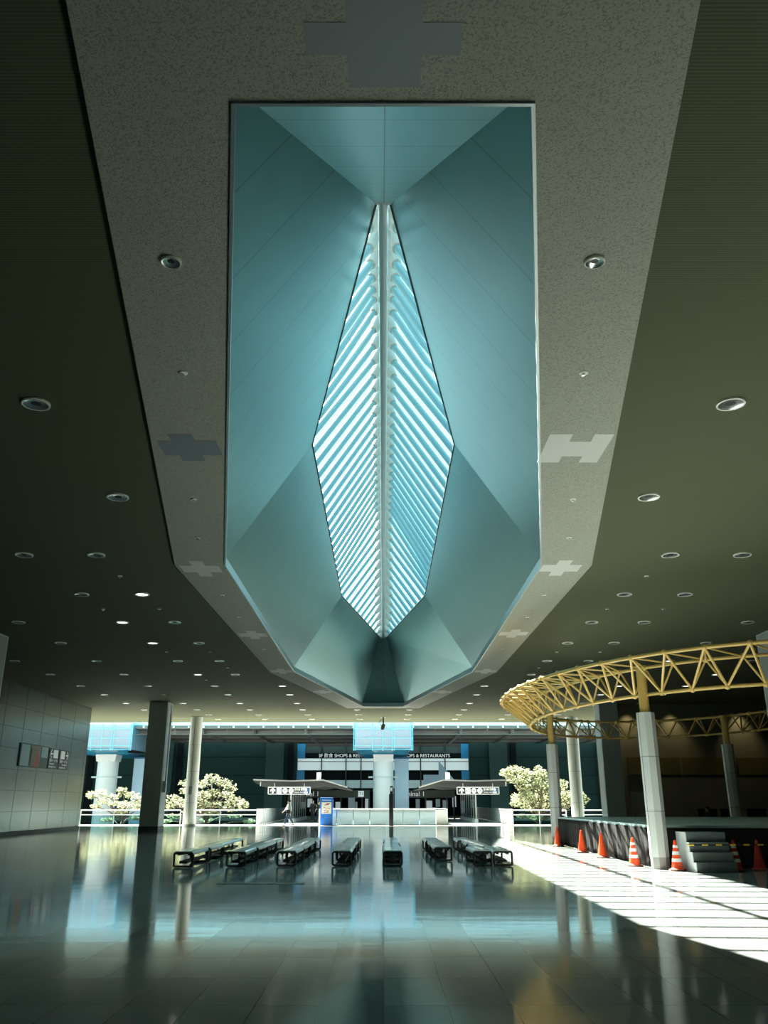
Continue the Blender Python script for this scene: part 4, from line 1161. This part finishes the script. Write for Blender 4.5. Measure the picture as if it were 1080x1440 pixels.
    hm.build('hair', 'hair', t, origin=(0,0,0), smooth=True)
    if bag:
        MB().box(-0.02, 0.26, 0.20, 0.30, hip-0.08, hip+0.16).build('shoulder_bag', bag, t, origin=(0,0,0), bevel=0.03)
        MB().path([(0.10, 0.26, hip+0.15), (0.06, 0.20, hip+0.42), (0.0, 0.05, hip+0.56), (-0.05, -0.10, hip+0.52)], 0.016, 6).build('bag_strap', bag, t, origin=(0,0,0))
    return t
person('person in a white shirt and dark trousers walking with a black bag', (-6.55, 61.0, 0), R(205), 0.45, 'cloth_white', 'cloth_denim', 1.70, bag='bag_black')
person('person in dark clothes standing under the left canopy beside the blue board', (-5.75, 72.0, 0), R(-95), 0.06, 'cloth_dark', 'cloth_dark', 1.70)
person('person in dark clothes standing nearest the blue board under the left canopy', (-5.2, 71.0, 0), R(-80), 0.05, 'cloth_dark', 'cloth_dark', 1.62, carry=True)
ps = person('person in dark clothes sitting at the back of the stage before the dark wall', (17.9, 48.6, 0), R(190), 0.0, 'cloth_dark', 'cloth_dark', 1.7, seated=True, carry=True)
def low_chair(x, Y, label):
    t = thing('lounge_chair', label, 'chair', (x, Y, 0), 'blue chairs at the back wall')
    MB().box(x-0.55, x+0.55, Y-0.35, Y+0.35, 0.30, 0.48).build('seat', 'chair_blue', t, bevel=0.03)
    MB().box(x-0.55, x+0.55, Y+0.27, Y+0.38, 0.45, 1.22).build('backrest', 'chair_blue', t, bevel=0.03)
    for xx in (x-0.48, x+0.48):
        for yy in (Y-0.28, Y+0.3): MB().tube((xx, yy, 0), (xx, yy, 0.31), 0.02, 8).build('leg', 'black_metal', t)
low_chair(18.05, 48.75, 'dark blue wide chair under the seated person'); 
low_chair(19.5, 49.2, 'dark blue wide chair next to the seated person at the back wall')
low_chair(21.0, 49.2, 'dark blue wide chair left of the dim back column, before the dark wall')
low_chair(22.6, 49.2, 'dark blue wide chair right of the dim back column, before the dark wall')

# ------------------------------------------------------------------ light
w = bpy.data.worlds.new('sky'); SC.world = w; w.use_nodes = True
bg = w.node_tree.nodes['Background']; bg.inputs[0].default_value = (0.41, 0.86, 0.93, 1); bg.inputs[1].default_value = 2.6
sd = bpy.data.lights.new('sun', 'SUN'); sd.energy = 70.0; sd.angle = R(0.7); sd.color = (1.0, 0.95, 0.84)
so = bpy.data.objects.new('sun', sd); COL.objects.link(so)
so.rotation_euler = Vector((0.51, -0.75, -1.0)).to_track_quat('-Z', 'Y').to_euler()
def portal(name, loc, rot, sx, sy):
    l_ = bpy.data.lights.new(name, 'AREA'); l_.shape = 'RECTANGLE'; l_.size = sx; l_.size_y = sy; l_.cycles.is_portal = True
    o_ = bpy.data.objects.new(name, l_); COL.objects.link(o_); o_.location = loc; o_.rotation_euler = rot
# wall washers over the back wall, as in the photo
for px in (15.2, 17.9, 22.1):
    l_ = bpy.data.lights.new('wall_washer', 'SPOT'); l_.energy = 110; l_.spot_size = R(75); l_.spot_blend = 0.9; l_.color = (1.0, 0.82, 0.42); l_.shadow_soft_size = 0.1
    o_ = bpy.data.objects.new('wall_washer', l_); COL.objects.link(o_); o_.location = (px, 52.35, H - 0.05); o_.rotation_euler = (R(12), 0, 0)

# ------------------------------------------------------------------ camera
for o in bpy.data.objects:
    if '_o' in o: del o['_o']
cd = bpy.data.cameras.new('camera'); cam = bpy.data.objects.new('camera', cd); COL.objects.link(cam)
cd.sensor_fit = 'VERTICAL'; cd.sensor_height = 36.0; cd.lens = 36.0 * F_PX / 1440.0
cd.shift_x = (540 - X_VP) / 1440.0
cd.clip_start = 0.05; cd.clip_end = 500
cam.location = (0, 0, EYE); cam.rotation_euler = (PI/2 + TILT, 0, 0)
SC.camera = cam
SC.view_settings.view_transform = 'Standard'; SC.view_settings.look = 'None'
SC.view_settings.exposure = 0.0; SC.view_settings.gamma = 1.0
SC.view_settings.use_curve_mapping = False
SC.cycles.use_denoising = True
SC.cycles.max_bounces = 10; SC.cycles.diffuse_bounces = 6; SC.cycles.transparent_max_bounces = 16
SC.cycles.sample_clamp_indirect = 6.0
